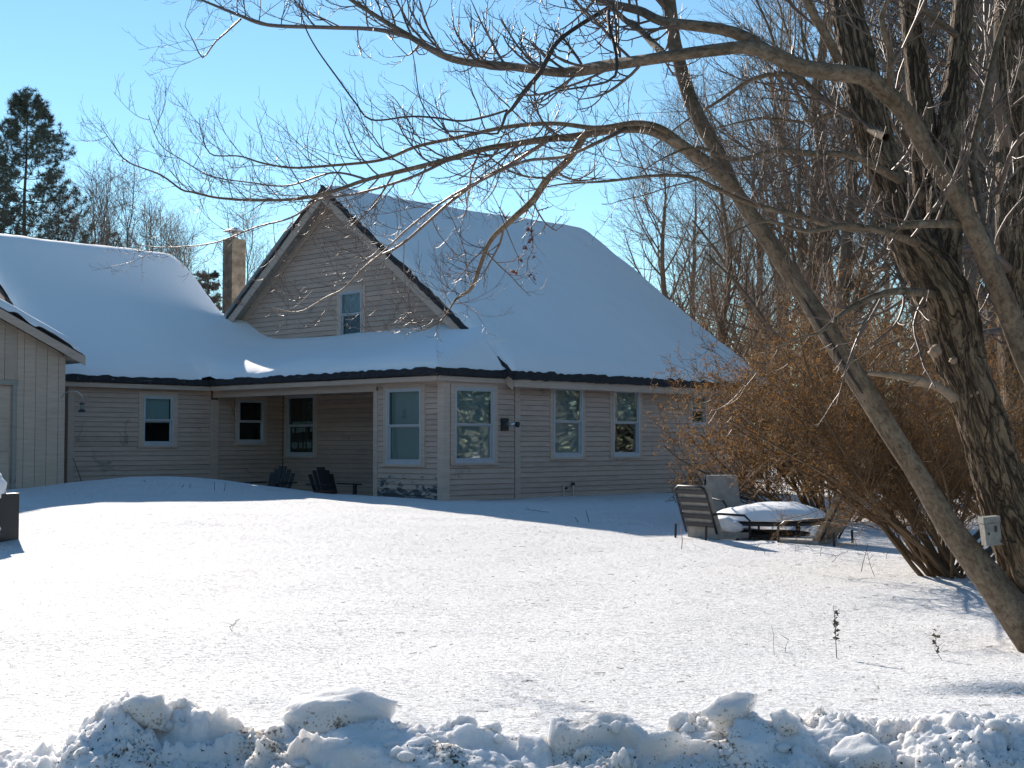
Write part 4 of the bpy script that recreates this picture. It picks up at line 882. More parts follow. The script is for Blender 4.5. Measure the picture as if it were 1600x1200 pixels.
def resamp(P, Rr, K):
    t = np.linspace(0, P.shape[1] - 1, K); k = np.minimum(t.astype(int), P.shape[1] - 2); f = (t - k)
    return P[:, k] * (1 - f)[None, :, None] + P[:, k + 1] * f[None, :, None], Rr[:, k] * (1 - f) + Rr[:, k + 1] * f
REACH = True
# --- the big tree in front
D = 8.4
bt = at(1650, 980, D); maple = thing('maple_tree', (bt[0], bt[1], -.15), 'big bare maple with two leaning trunks reaching over the lawn from the right', 'tree')
T1 = [(1720, 1120, D, 150), (1668, 985, D, 118), (1620, 900, D, 98), (1588, 825, D, 84), (1560, 750, D, 76), (1538, 675, D, 73), (1521, 620, D, 72), (1502, 567, D + .05, 74), (1487, 505, D + .1, 82), (1476, 467, D + .1, 84), (1452, 420, D + .15, 76), (1418, 367, D + .2, 62), (1406, 333, D + .25, 54), (1388, 280, D + .3, 52), (1371, 233, D + .35, 53), (1354, 160, D + .4, 54), (1335, 67, D + .5, 50), (1322, 0, D + .6, 46), (1290, -260, D + .9, 30), (1270, -460, D + 1, 12)]
limb_obj('trunk', T1, M_BARK1, maple, K=330, sides=84, rough=.14, label='thicker trunk with deep furrowed bark')
limb_obj('trunk', [(1760, 1190, D - .1, 90), (1700, 1110, D - .1, 78), (1655, 1050, D - .12, 66), (1605, 985, D - .15, 58), (1560, 925, D - .15, 50), (1519, 872, D - .15, 44), (1480, 818, D - .15, 39), (1440, 752, D - .15, 34), (1407, 700, D - .15, 32), (1362, 628, D - .1, 33), (1320, 560, D - .1, 33), (1284, 503, D - .1, 31), (1258, 462, D - .05, 27), (1207, 385, D, 25), (1150, 300, D + .05, 22), (1118, 233, D + .1, 24), (1088, 177, D + .15, 23), (1070, 127, D + .2, 22), (1055, 67, D + .25, 20), (1046, 0, D + .3, 19), (1030, -140, D + .5, 14), (1000, -300, D + .6, 5)], M_BARK2, maple, K=260, sides=48, rough=.07, label='thinner pale trunk leaning far to the left')
limb_obj('trunk', [(1470, 450, D + .25, 60), (1476, 360, D + .3, 52), (1484, 240, D + .45, 48), (1496, 110, D + .6, 36), (1505, 0, D + .7, 31), (1512, -150, D + .9, 24), (1520, -380, D + 1, 8)], M_BARK1, maple, K=110, sides=40, rough=.12, label='darker upright fork of the thick trunk')
limb_obj('trunk', [(1462, 430, D + .4, 50), (1452, 330, D + .5, 44), (1442, 200, D + .6, 38), (1430, 90, D + .7, 34), (1420, 0, D + .8, 30), (1410, -170, D + .9, 20), (1400, -330, D + 1, 7)], M_BARK1, maple, K=100, sides=36, rough=.12, label='middle fork rising behind the pale limb')
LIMBS = {
 'A': [(1640, 640, D + .1, 38), (1600, 552, D, 36), (1583, 507, D, 35), (1560, 450, D - .1, 34), (1533, 385, D - .2, 31), (1504, 325, D - .3, 30), (1483, 290, D - .4, 30), (1450, 240, D - .5, 28), (1417, 180, D - .6, 29), (1382, 143, D - .7, 29), (1350, 120, D - .75, 27), (1300, 113, D - .8, 27), (1250, 104, D - .85, 26), (1204, 84, D - .9, 25), (1167, 74, D - .9, 21), (1100, 80, D - 1, 19), (1033, 90, D - 1.1, 18), (960, 101, D - 1.2, 18), (900, 111, D - 1.2, 18), (867, 113, D - 1.3, 14), (800, 104, D - 1.3, 13), (737, 98, D - 1.4, 12), (700, 90, D - 1.4, 11), (670, 75, D - 1.5, 10.5), (640, 57, D - 1.5, 9), (610, 39, D - 1.6, 8), (572, 15, D - 1.6, 7), (540, -6, D - 1.7, 6), (470, -50, D - 1.8, 3)],
 'A1': [(640, 58, D - 1.5, 8), (587, 46, D - 1.5, 7), (512, 43, D - 1.55, 6.5), (419, 39, D - 1.6, 6), (374, 24, D - 1.65, 5), (332, 7, D - 1.7, 4), (300, -6, D - 1.7, 3)],
 'A1b': [(376, 30, D - 1.65, 3.5), (352, 52, D - 1.6, 3), (336, 66, D - 1.6, 2.6), (317, 90, D - 1.55, 2.4), (305, 70, D - 1.55, 1.8), (296, 52, D - 1.55, 1.3), (289, 41, D - 1.55, 1)],
 'A2': [(1204, 84, D - .9, 22), (1167, 60, D - .85, 20), (1133, 47, D - .8, 18), (1083, 40, D - .75, 17), (1033, 33, D - .7, 15), (1000, 17, D - .7, 14), (960, 7, D - .65, 12), (925, -3, D - .6, 10), (860, -30, D - .6, 6)],
 'A3': [(1040, 88, D - 1.05, 12), (1020, 68, D - .9, 11), (1000, 47, D - .9, 10), (975, 30, D - .8, 9), (955, 10, D - .75, 8)],
 'B': [(1150, 300, D + .05, 22), (1117, 265, D - .1, 22), (1083, 240, D - .2, 20), (1040, 213, D - .4, 17), (1000, 201, D - .5, 15), (950, 204, D - .6, 13), (900, 213, D - .7, 12), (850, 218, D - .9, 11), (800, 226, D - 1, 10), (756, 233, D - 1.1, 9), (700, 249, D - 1.2, 8.5), (662, 259, D - 1.3, 8), (615, 270, D - 1.4, 7), (569, 282, D - 1.4, 6), (510, 302, D - 1.5, 5.5), (460, 311, D - 1.5, 5), (400, 313, D - 1.5, 4.2), (362, 311, D - 1.5, 4), (333, 308, D - 1.5, 3.6), (299, 300, D - 1.5, 3.2), (283, 296, D - 1.5, 3), (250, 273, D - 1.5, 2.6), (200, 253, D - 1.5, 2.2), (180, 230, D - 1.5, 1.6), (157, 197, D - 1.5, 1)],
 'B3': [(1062, 222, D - .2, 12), (1033, 200, D - .5, 10), (993, 192, D - .6, 9), (933, 200, D - .8, 8), (867, 193, D - .9, 7), (794, 198, D - 1, 6.5), (719, 214, D - 1.1, 6), (651, 229, D - 1.1, 5.2), (595, 250, D - 1.2, 4.8), (512, 259, D - 1.2, 4.2), (456, 262, D - 1.2, 3.6), (411, 255, D - 1.2, 3), (374, 244, D - 1.2, 2.4), (330, 241, D - 1.2, 2), (316, 212, D - 1.2, 1.4), (311, 184, D - 1.2, 1)],
 'B5': [(913, 212, D - .3, 12), (890, 247, D - .3, 12), (853, 283, D - .3, 12), (833, 313, D - .3, 11), (800, 343, D - .3, 9.5), (767, 375, D - .2, 7.5), (752, 410, D - .1, 6.5), (737, 450, D, 5.5), (712, 468, D, 4), (690, 500, D - 1.4, 2), (660, 516, D - 1.4, 1.6), (636, 512, D - 1.4, 1.1)],
 'B6': [(860, 217, D - .9, 7), (800, 255, D - .8, 6.5), (758, 277, D - .8, 6), (708, 312, D - .9, 5.2), (665, 350, D - .9, 4.5), (623, 385, D - 1, 4), (581, 407, D - 1, 3.4), (538, 450, D - 1, 2.8), (510, 464, D - 1, 2.2), (467, 487, D - 1, 1.8), (425, 481, D - 1, 1.2)],
 'B7': [(980, 200, D - .6, 7), (935, 222, D - 1.1, 6), (880, 245, D - 1.2, 5.5), (820, 252, D - 1.3, 5), (760, 278, D - 1.4, 4.5), (700, 310, D - 1.4, 4), (640, 355, D - 1.5, 3.2), (600, 392, D - 1.5, 2.6), (560, 425, D - 1.5, 2)],
 'B8': [(700, 250, D - 1.2, 5), (640, 278, D - 1.6, 4.5), (560, 302, D - 1.7, 4), (500, 312, D - 1.7, 3.4), (455, 340, D - 1.8, 3), (400, 355, D - 1.8, 2.6), (340, 378, D - 1.8, 2.2), (290, 385, D - 1.8, 1.8), (240, 386, D - 1.8, 1.6), (200, 378, D - 1.8, 1.1)],
 'B9': [(575, 281, D - 1.4, 4), (520, 270, D - 1.3, 3.2), (450, 290, D - 1.2, 2.8), (390, 285, D - 1.2, 2.2), (330, 275, D - 1.2, 2), (285, 250, D - 1.2, 1.6), (250, 225, D - 1.2, 1.3), (232, 180, D - 1.2, 1)],
 'C1': [(1520, 350, D - .1, 16), (1440, 350, D - .5, 13), (1340, 358, D - .7, 11), (1250, 338, D - .8, 9), (1167, 316, D - .8, 7.5), (1117, 293, D - .9, 6.5), (1077, 276, D - 1, 6), (1017, 275, D - 1, 5), (950, 283, D - 1.1, 4), (877, 288, D - 1.1, 2.6), (820, 300, D - 1.1, 1.4)],
 'C2': [(1405, 280, D + .1, 16), (1370, 262, D - .2, 13), (1330, 243, D - .4, 12), (1270, 240, D - .6, 10), (1210, 235, D - .7, 9), (1150, 250, D - .8, 7), (1090, 230, D - .9, 5), (1040, 245, D - .9, 3), (1000, 270, D - 1, 1.6)],
 'C3': [(1385, 215, D, 14), (1340, 190, D + .4, 12), (1280, 150, D + .6, 10), (1240, 118, D + .6, 9), (1180, 122, D + .6, 7), (1120, 160, D + .6, 5), (1070, 190, D + .7, 3), (1020, 230, D + .7, 2)],
 'C4': [(1310, 95, D - .8, 15), (1297, 67, D - .85, 15), (1277, 33, D - .9, 14), (1258, -4, D - 1, 13), (1240, -60, D - 1, 9), (1220, -140, D - 1, 3)],
 'C5': [(1390, 145, D - .7, 13), (1391, 110, D - .8, 12), (1392, 83, D - .8, 11), (1381, 50, D - .9, 10), (1378, 17, D - .9, 9), (1395, -10, D - 1, 7), (1410, -70, D - 1, 3)],
 'C6': [(1432, 380, D - .1, 14), (1380, 362, D - .7, 11), (1320, 352, D - .9, 9), (1260, 362, D - 1, 7), (1200, 345, D - 1, 5), (1150, 360, D - 1, 3), (1110, 385, D - 1, 1.5)],
 'C7': [(1460, 460, D, 14), (1400, 455, D - .5, 12), (1350, 470, D - .6, 10), (1310, 495, D - .7, 8), (1280, 520, D - .8, 5), (1240, 530, D - .8, 3), (1190, 560, D - .8, 1.6)],
 'C8': [(1560, 440, D, 18), (1535, 340, D + .4, 16), (1520, 250, D + .6, 14), (1540, 150, D + .7, 12), (1560, 60, D + .8, 10), (1590, -20, D + .8, 8)],
 'C9': [(1500, 300, D + .4, 14), (1440, 262, D + .8, 12), (1400, 200, D + .9, 10), (1330, 170, D + 1, 8), (1260, 190, D + 1, 6), (1190, 185, D + 1, 4), (1120, 200, D + 1, 2)],
 'D1': [(1500, 60, D + .6, 12), (1450, 20, D + .6, 10), (1400, -20, D + .6, 8)],
 'E1': [(1560, 300, D, 10), (1580, 240, D - .4, 8), (1600, 210, D - .5, 7), (1640, 180, D - .6, 5)],
 'T': [(1046, 20, D + .3, 10), (1010, -20, D, 8), (960, -40, D, 4)],
}
Ls = []
for k, pts in LIMBS.items():
    big = pts[0][3] > 10
    P, rad, o_ = limb_obj('limb' if big else 'branch', pts, M_BARK2 if big else M_TWIG, maple, sides=16 if big else 7, rough=.03 if pts[0][3] > 20 else 0)
    Ls.append((k, P, rad))
DEAD = {'V1': [(958, 8, D - .7, 8), (900, 43, D - 1.2, 7), (867, 70, D - 1.5, 7), (845, 112, D - 1.6, 8), (820, 142, D - 1.7, 8), (800, 170, D - 1.7, 6), (788, 182, D - 1.7, 5), (780, 207, D - 1.7, 4), (756, 208, D - 1.7, 3.2), (720, 205, D - 1.7, 3), (696, 204, D - 1.7, 2.6), (670, 180, D - 1.7, 2.2), (655, 150, D - 1.7, 1.8), (648, 100, D - 1.7, 1.5), (640, 60, D - 1.7, 1.2)],
        'V2': [(792, 172, D - 1.7, 4), (760, 182, D - 1.7, 4), (720, 189, D - 1.7, 3.8), (681, 184, D - 1.7, 3.5), (640, 182, D - 1.7, 3.3), (580, 187, D - 1.7, 3), (555, 160, D - 1.7, 2.6), (531, 127, D - 1.7, 2.6), (494, 75, D - 1.7, 2.2), (475, 37, D - 1.7, 2), (466, -5, D - 1.7, 1.6)],
        'V3': [(950, 14, D - .75, 6), (952, 45, D - 1.3, 6), (960, 70, D - 1.4, 5.5), (964, 110, D - 1.5, 5), (950, 127, D - 1.5, 4), (910, 136, D - 1.5, 3.4), (872, 143, D - 1.5, 3), (843, 160, D - 1.5, 2.4), (815, 158, D - 1.5, 1.6)]}
dm = thing('fallen_branch', at(958, 8, D - .7), 'black dead branch hung up and dangling among the maple limbs', 'dead branch')
dl = []
for k, pts in DEAD.items():
    P, rad, o_ = limb_obj('branch', pts, M_DEADB, dm, sides=8); dl.append((P, rad))
# twigs from the limbs
rg = np.random.default_rng(21); geo2, geo3 = [], []
for k, P, rad in Ls:
    ln = np.linalg.norm(np.diff(P[0], axis=0), axis=1).sum(); Pq, Rq = resamp(P, rad, max(8, int(ln / .12)))
    left = P[0, -1, 0] < 1.2
    m1 = max(3, int(ln * (5.2 if left else 6.5))); L1 = (.72 if left else .80)
    t0 = .45 if k == 'A' else (.2 if k in ('B', 'A2') else .08)
    if k == 'A': m1 = int(m1 * .8)
    S1, Q1 = spawn(rg, Pq, Rq, m1, t0, 1.0, L1, .75, 10, up=.55, wig=.07, rr=.42, rend=.35, rmin=.0034, taper=.35, bias=(-.25, 0, 0.25)); Q1 = np.minimum(Q1, .009)
    S2, Q2 = spawn(rg, S1, Q1, 5, .15, 1.0, .33, .70, 7, up=.8, wig=.08, rr=.75, rend=.5, rmin=.0021, taper=.35)
    S3, Q3 = spawn(rg, S2, Q2, 3, .25, 1.0, .115, .75, 5, up=.9, wig=.10, rr=.8, rend=.7, rmin=.0015, taper=.3)
    geo2.append(tubes(S1, Q1, 4)); geo2.append(tubes(S2, Q2, 3)); geo3.append(tubes(S3, Q3, 3))
v, F = merge(geo2); o = fast('twigs', v, F, M_TWIG, maple); o['kind'] = 'stuff'
v, F = merge(geo3); o = fast('twig_tips', v, F, M_TWIG, maple); o['kind'] = 'stuff'
# crown above the frame (casts the shadows on the lawn)
gl_ = []
up0 = np.stack([limb([(1320, -30, D + .6, 44), (1290, -260, D + .9, 30), (1270, -460, D + 1, 12)])[:, :3]]); 
for (P0, r0) in ((up0, np.array([[.10, .07, .03]])), (np.stack([limb([(1046, 0, D, 20), (1030, -140, D, 16), (1000, -300, D, 6)])[:, :3]]), np.array([[.045, .03, .015]]))):
    Pq, Rq = resamp(P0, r0, 10); S1, Q1 = spawn(rg, Pq, Rq, 8, .1, 1, 1.7, .9, 8, up=.4, wig=.1, rr=.5, rmin=.01); S2, Q2 = spawn(rg, S1, Q1, 8, .2, 1, .7, .7, 6, up=.4, wig=.1, rmin=.004); S3, Q3 = spawn(rg, S2, Q2, 6, .2, 1, .3, .7, 4, up=.4, wig=.1, rmin=.002)
    gl_ += [tubes(S1, Q1, 5), tubes(S2, Q2, 3), tubes(S3, Q3, 3)]
v, F = merge(gl_); o = fast('crown_branches', v, F, M_TWIG, maple); o['kind'] = 'stuff'
# broken stub and knots
st = limb_obj('broken_stub', [(1490, 622, D - .15, 16), (1470, 607, D - .3, 13), (1445, 596, D - .4, 13), (1410, 589, D - .5, 10), (1380, 585, D - .55, 8), (1354, 583, D - .6, 6)], M_PALEW, maple, sides=9, rough=.06)
limb_obj('broken_stub', [(1488, 620, D - .15, 10), (1460, 605, D - .35, 8), (1435, 600, D - .4, 7), (1418, 602, D - .45, 5)], M_PALEW, maple, sides=7)
for (x, y, r, sd) in ((1462, 549, 9, 3), (1490, 563, 6, 6), (1524, 614, 12, 9)):
    c_ = at(x, y, D - .1); v = IV3 * (1 + .35 * fbm(IV3[:, 0] * 2.5, IV3[:, 1] * 2.5 + sd, IV3[:, 2] * 2.5, 3, sd))[:, None] * (r / F_PX * D); fast('burl', v + c_, IF3, M_PALEW, maple, smooth=True)
# split strip along the thinner trunk
limb_obj('bark_split', [(1256, 466, D - .12, 2), (1276, 500, D - .17, 5), (1303, 545, D - .175, 6), (1328, 585, D - .17, 5), (1348, 615, D - .16, 2)], M_DEADB, maple, sides=8)
# little box strapped to the thick trunk
bp = at(1551, 830, D - .26); wb = thing('trail_camera', bp, 'weathered pale plastic box strapped to the thick maple trunk', 'box')
fx = np.array([math.cos(.12), math.sin(.12) * 0, -math.sin(.12) * -1 * 0 + .10]); fx /= np.linalg.norm(fx); fz = np.array([-fx[2], 0, fx[0]]); fb = (bp, fx, np.array([0, 1., 0]), fz)
MB().box(fb, (-.045, .048), (0, .09), (-.085, .045)).build('body', M_BOX, wb); MB().box(fb, (-.049, .052), (-.006, .09), (.048, .085)).build('lid', M_BOX, wb)
MB().box(fb, (.012, .026), (-.006, 0), (-.005, .03)).build('lens', M_BLACKM, wb); MB().box(fb, (-.03, -.02), (-.006, 0), (-.02, -.005)).build('latch', M_BLACKM, wb); MB().box(fb, (.04, .047), (-.006, 0), (-.075, -.055)).build('latch', M_BLACKM, wb)
limb_obj('strap', [(1560, 842, D - .22, 2), (1600, 850, D - .1, 2)], M_BLACKM, wb, sides=4)
REACH = False
D2 = 14.5; b_ = at(1600, 905, D2); oak = thing('bare_tree', (b_[0], b_[1], b_[2]), 'big brown trunk standing straight up along the right edge of the frame', 'tree')
L2 = [[(1606, 920, D2, 78), (1598, 700, D2, 64), (1590, 480, D2, 60), (1586, 300, D2, 56), (1582, 120, D2, 52), (1578, -40, D2, 48), (1570, -300, D2, 30), (1565, -520, D2, 8)],
      [(1585, 250, D2, 22), (1560, 170, D2 - .3, 18), (1545, 60, D2 - .5, 14), (1540, -60, D2 - .5, 8)], [(1586, 430, D2, 18), (1550, 400, D2 - .4, 14), (1500, 390, D2 - .6, 10), (1440, 410, D2 - .7, 6), (1400, 400, D2 - .7, 3)],
      [(1584, 330, D2, 20), (1540, 250, D2 + .3, 15), (1470, 200, D2 + .5, 11), (1400, 120, D2 + .6, 8), (1350, 60, D2 + .6, 4)], [(1582, 180, D2, 18), (1530, 120, D2 + .3, 14), (1460, 90, D2 + .4, 10), (1390, 30, D2 + .5, 6), (1330, -10, D2 + .5, 3)],
      [(1590, 520, D2, 16), (1540, 520, D2 - .5, 12), (1480, 540, D2 - .7, 8), (1420, 530, D2 - .8, 5), (1370, 545, D2 - .8, 2.5)]]
g_ = []; rg = np.random.default_rng(61)
for k, pts in enumerate(L2):
    P, rad, o_ = limb_obj('trunk' if k == 0 else 'limb', pts, M_BARK1 if k == 0 else M_TWIG, oak, sides=30 if k == 0 else 8, rough=.10 if k == 0 else 0)
    Pq, Rq = resamp(P, rad, 16); S1, Q1 = spawn(rg, Pq, Rq, 9 if k else 14, .12, 1, 1.0, .8, 9, up=.35, wig=.09, rr=.4, rmin=.005, taper=.35); Q1 = np.minimum(Q1, .014)
    S2, Q2 = spawn(rg, S1, Q1, 6, .15, 1, .5, .75, 6, up=.4, wig=.1, rr=.7, rmin=.003); S3, Q3 = spawn(rg, S2, Q2, 4, .2, 1, .22, .75, 4, up=.4, wig=.1, rr=.8, rmin=.0024); g_ += [tubes(S1, Q1, 4), tubes(S2, Q2, 3), tubes(S3, Q3, 3)]
v, F = merge(g_); o = fast('twigs', v, F, M_TWIG, oak); o['kind'] = 'stuff'
# a few red leaves still hanging
lf = thing('dead_leaf_cluster', at(825, 385, 8.7), 'few dried red leaves clinging to drooping twigs before the roof', 'leaves')
rg2 = np.random.default_rng(5)
for (x, y) in ((825, 352), (831, 362), (818, 389), (835, 396), (812, 404), (801, 424), (834, 429), (828, 376)):
    mb = MB()
    for k in range(7):
        c_ = at(x + rg2.normal() * 2.5, y + rg2.normal() * 3.5, 8.7); a = rg2.normal(size=3) * .011; b = rg2.normal(size=3) * .011; mb.add([c_, c_ + a, c_ + a + b, c_ + b], [(0, 1, 2, 3)])
    mb.build('leaf', M_LEAFR, lf)
limb_obj('stalk', [(842, 300, 8.7, 1.6), (830, 350, 8.7, 1.4), (833, 390, 8.7, 1.2), (820, 420, 8.7, 1.2), (838, 445, 8.7, 1)], M_TWIG, lf, sides=4); limb_obj('stalk', [(780, 330, 8.7, 1.6), (800, 380, 8.7, 1.4), (812, 410, 8.7, 1.2), (803, 430, 8.7, 1)], M_TWIG, lf, sides=4)
fast('stalk', *merge([tubes(*spawn(np.random.default_rng(4), *resamp(np.stack([limb([(830, 330, 8.7, 2), (825, 420, 8.7, 1.5)])[:, :3]]), np.array([[.004, .003]]), 6), 9, .1, 1, .22, .6, 6, up=-.1, wig=.1, rmin=.0015), 3)]), M_TWIG, lf)

# ================================================================== SHRUBS
def shrub(name, base, dirs, H_, seed, label, n_stem, rmin=.0022, leafn=2, L1=.9, r0=.022, spread=1.0, leafs=.012, rr=(7, 7, 5)):
    rg = np.random.default_rng(seed); base = np.array(base); t_ = thing(name, base, label, 'shrub')
    P0 = []; 
    for k in range(n_stem):
        a, el, ln = dirs(rg, k); d = np.array([math.cos(a) * math.cos(el), math.sin(a) * math.cos(el), math.sin(el)]); p = base + np.array([rg.normal() * .10, rg.normal() * .10, -.15]); pts = [p.copy()]
        for q in range(11): p = p + d * ln / 11; d = nrm(d + rg.normal(size=3) * .10 + np.array([0, 0, .02])); pts.append(p.copy())
        P0.append(pts)
    P0 = np.array(P0); R0 = r0 * np.linspace(1, .35, P0.shape[1])[None] * rg.uniform(.6, 1.2, (n_stem, 1))
    for k in range(n_stem): v, F = tubes(P0[k:k + 1], R0[k:k + 1], 6); fast('stem', v, F, M_SHRT, t_, smooth=True)
    S1, Q1 = spawn(rg, P0, R0, rr[0], .3, 1, L1, .8, 8, up=.25, wig=.12, rr=.45, rmin=.005, taper=.2, bias=(0, 0, .9))
    S2, Q2 = spawn(rg, S1, Q1, rr[1], .1, 1, .42, .8, 6, up=.15, wig=.15, rr=.55, rmin=.003, taper=.3, bias=(0, 0, .5))
    S3, Q3 = spawn(rg, S2, Q2, rr[2], .1, 1, .20, .8, 4, up=.1, wig=.15, rr=.6, rmin=rmin, taper=.3)
    v, F = merge([tubes(S1, Q1, 4), tubes(S2, Q2, 3), tubes(S3, Q3, 3)]); o = fast('twigs', v, F, M_SHRT, t_); o['kind'] = 'stuff'
    n = S3.shape[0]; c = S3[np.repeat(np.arange(n), leafn), rg.integers(1, 4, n * leafn)] + rg.normal(size=(n * leafn, 3)) * .012
    a = rg.normal(size=c.shape); a = nrm(a) * leafs * rg.uniform(.5, 1.4, (len(c), 1)); b = rg.normal(size=c.shape); b = nrm(b) * leafs * .55
    v = np.stack([c - a - b * .3, c + b, c + a], 1).reshape(-1, 3); o = fast('dried_leaves', v, np.arange(len(v)).reshape(-1, 3), M_SHRL, t_); o['kind'] = 'stuff'
    return t_
b1 = at(1492, 898, 12.2)
def dirs1(rg, k):
    if k < 14: return (rg.uniform(R(140), R(205)), rg.uniform(R(40), R(62)), rg.uniform(1.9, 2.85))
    return (rg.uniform(0, 2 * math.pi), rg.uniform(R(30), R(80)), rg.uniform(1.3, 2.1))
shrub('winter_shrub', b1, dirs1, 2, 5, 'wide brown leafless shrub on several stems under the maple', 34, leafn=6, leafs=.009, rr=(9, 7, 6))
b2 = at(1300, 800, 19.0); b2[2] = -.1
shrub('winter_shrub', b2, lambda rg, k: (rg.uniform(0, 6.28), rg.uniform(R(15), R(85)), rg.uniform(1.7, 3.0)), 2, 9, 'brown twiggy bush behind the patio chairs at the house end', 46, leafn=7, leafs=.017, rmin=.0045, rr=(8, 7, 4), L1=1.1)
b3 = at(1560, 800, 21.0); b3[2] = -.1
shrub('winter_shrub', b3, lambda rg, k: (rg.uniform(0, 6.28), rg.uniform(R(20), R(85)), rg.uniform(1.8, 3.2)), 2, 19, 'brown twiggy bush farther back behind the maple trunks', 46, leafn=7, leafs=.018, rmin=.0045, rr=(8, 7, 4), L1=1.2)

# ================================================================== WOODS
def tree_mesh(seed, Ht, spread, n1, n2, n3, n4, r0, ang=.7, up=.8, first=.18, lean=0.0, tw=.006, wig=.09):
    rg = np.random.default_rng(seed); K = 16; z = np.linspace(0, 1, K); P0 = np.zeros((1, K, 3)); P0[0, :, 2] = z * Ht - .3; P0[0, :, 0] = lean * z ** 1.5 * Ht + .12 * np.cumsum(rg.normal(size=K)) * Ht / 14; P0[0, :, 1] = .10 * np.cumsum(rg.normal(size=K)) * Ht / 14
    R0 = (r0 * (1 - .93 * z ** 1.1))[None]
    S1, Q1 = spawn(rg, P0, R0, n1, first, .97, spread, ang, 10, up=up, wig=wig, rr=.45, rmin=.02, taper=.55)
    S2, Q2 = spawn(rg, S1, Q1, n2, .15, 1, spread * .45, .65, 8, up=up * .6, wig=wig, rr=.5, rmin=.011, taper=.4)
    S3, Q3 = spawn(rg, S2, Q2, n3, .15, 1, spread * .20, .65, 5, up=up * .5, wig=wig * 1.2, rr=.55, rmin=tw * 1.2, taper=.3)
    S4, Q4 = spawn(rg, S3, Q3, n4, .2, 1, spread * .11, .6, 3, up=up * .4, wig=.12, rr=.7, rmin=tw, taper=.3)
    return tubes(P0, R0, 10), merge([tubes(S1, Q1, 5), tubes(S2, Q2, 3)]), merge([tubes(S3, Q3, 3), tubes(S4, Q4, 3)])
def tree_proto(name, args, label, loc, rz, sc, group):
    t_ = thing(name, (0, 0, 0), label, 'tree', group); a, b, c = tree_mesh(*args[0], **args[1])
    fast('trunk', *a, M_WOODS, t_, smooth=True); o = fast('branches', *b, M_WOODS, t_); o['kind'] = 'stuff'; o = fast('twigs', *c, M_WTWIG, t_); o['kind'] = 'stuff'
    t_.location = loc; t_.rotation_euler.z = rz; t_.scale = (sc, sc, sc); return t_
def copy_tree(src, label, loc, rz, sc, group=None):
    c = src.copy(); COL.objects.link(c); c.location = loc; c.rotation_euler.z = rz; c.scale = (sc, sc, sc); c['label'] = label
    if group: c['group'] = group
    for ch in src.children:
        d = ch.copy(); COL.objects.link(d); d.parent = c
    return c
def gpos(px, depth): x = (px - 800) / F_PX * depth; return (x, depth, float(ground_z(np.array([x]), np.array([depth]))[0]) - .1)
G1 = 'bare trees in the woods behind the maple'; G2 = 'slim bare trees beyond the left wing'
broad = [tree_proto('bare_tree', ((31 + i, [15, 13, 16][i], [5.2, 4.6, 5.6][i], 28, 10, 7, 1, [.26, .20, .30][i]), dict(up=.65, wig=.06, tw=.005)), 'bare deciduous tree in the woods at the right', gpos([1310, 1180, 1440][i], [36, 46, 33][i]), i * 1.3, 1, G1) for i in range(3)]
broad[0]['label'] = 'dark trunked bare tree showing between the two maple trunks'; broad[2]['label'] = 'stout dark trunk just behind the thick maple trunk'
rg = np.random.default_rng(77)
ORD = ['first', 'second', 'third', 'fourth', 'fifth', 'sixth', 'seventh', 'eighth', 'ninth', 'tenth', 'eleventh', 'twelfth', 'thirteenth', 'fourteenth', 'fifteenth', 'sixteenth']
spots = [(1050, 50, 0, .80, 'bare tree farthest left in the woods, its crown over the far roof edge'), (1095, 56, 2, .78, 'bare tree rising just behind the right end of the roof ridge'), (1545, 30, 2, .9, 'tall bare tree between the thick maple trunk and the trunk at the right edge'), (1130, 38, 1, .80, 'bare tree whose crown spreads over the right end of the house roof')]
for (px, dp, k, sc, lb) in spots: copy_tree(broad[k], lb, gpos(px, dp), rg.uniform(0, 6.28), sc, G1)
for i in range(12):
    px = 1145 + 48 * i + rg.uniform(-15, 15); dp = rg.uniform(40, 75)
    copy_tree(broad[i % 3], 'bare tree in the woods behind the maple, %s of its row from the left' % ORD[i], gpos(px, dp), rg.uniform(0, 6.28), rg.uniform(.75, 1.15) * (1.0 if px > 1200 else .8), G1)
for i in range(3):
    copy_tree(broad[i % 3], ['tall bare tree rising past the top of the frame just right of the leaning trunk', 'tall bare tree rising past the top of the frame behind the thick trunk', 'tall bare tree rising past the top of the frame near the right edge'][i], gpos([1270, 1430, 1610][i], rg.uniform(32, 48)), rg.uniform(0, 6.28), rg.uniform(1.15, 1.4), G1)
narrow = tree_proto('bare_tree', ((61, 13, 4.2, 22, 8, 5, 1, .12), dict(ang=.36, up=.35, first=.06, tw=.006, wig=.035)), 'slim bare tree beyond the left wing roof, seventh of the clump from the left', gpos(161, 62), 0, 1, G2)
for i, px in enumerate([60, 88, 104, 120, 134, 146, 176, 190, 206, 220, 236, 252, 268, 284, 300]):
    copy_tree(narrow, 'slim bare tree beyond the left wing roof, %s of the clump from the left' % ORD[i if i < 6 else i + 1], gpos(px + rg.uniform(-4, 4), rg.uniform(58, 72)), rg.uniform(0, 6.28), rg.uniform(.82, .98) * (1 if px < 290 else .92), G2)
for i, px in enumerate([330, 392, 415, 440, 465]):
    copy_tree(narrow, ['low bare tree just left of the chimney', 'low bare tree just right of the chimney', 'second low bare tree right of the chimney', 'third low bare tree right of the chimney, near the gable', 'fourth low bare tree right of the chimney, half behind the gable'][i], gpos(px, rg.uniform(60, 70)), rg.uniform(0, 6.28), [.60, .84, .80, .72, .7][i], 'bare trees around the chimney')
for i in range(14):   # understorey behind the patio
    copy_tree(narrow, 'spindly sapling behind the brown bushes, %s from the left' % ORD[i], gpos(1190 + i * 33 + rg.uniform(-8, 8), rg.uniform(26, 44)), rg.uniform(0, 6.28), rg.uniform(.22, .36), 'saplings behind the brown bushes')

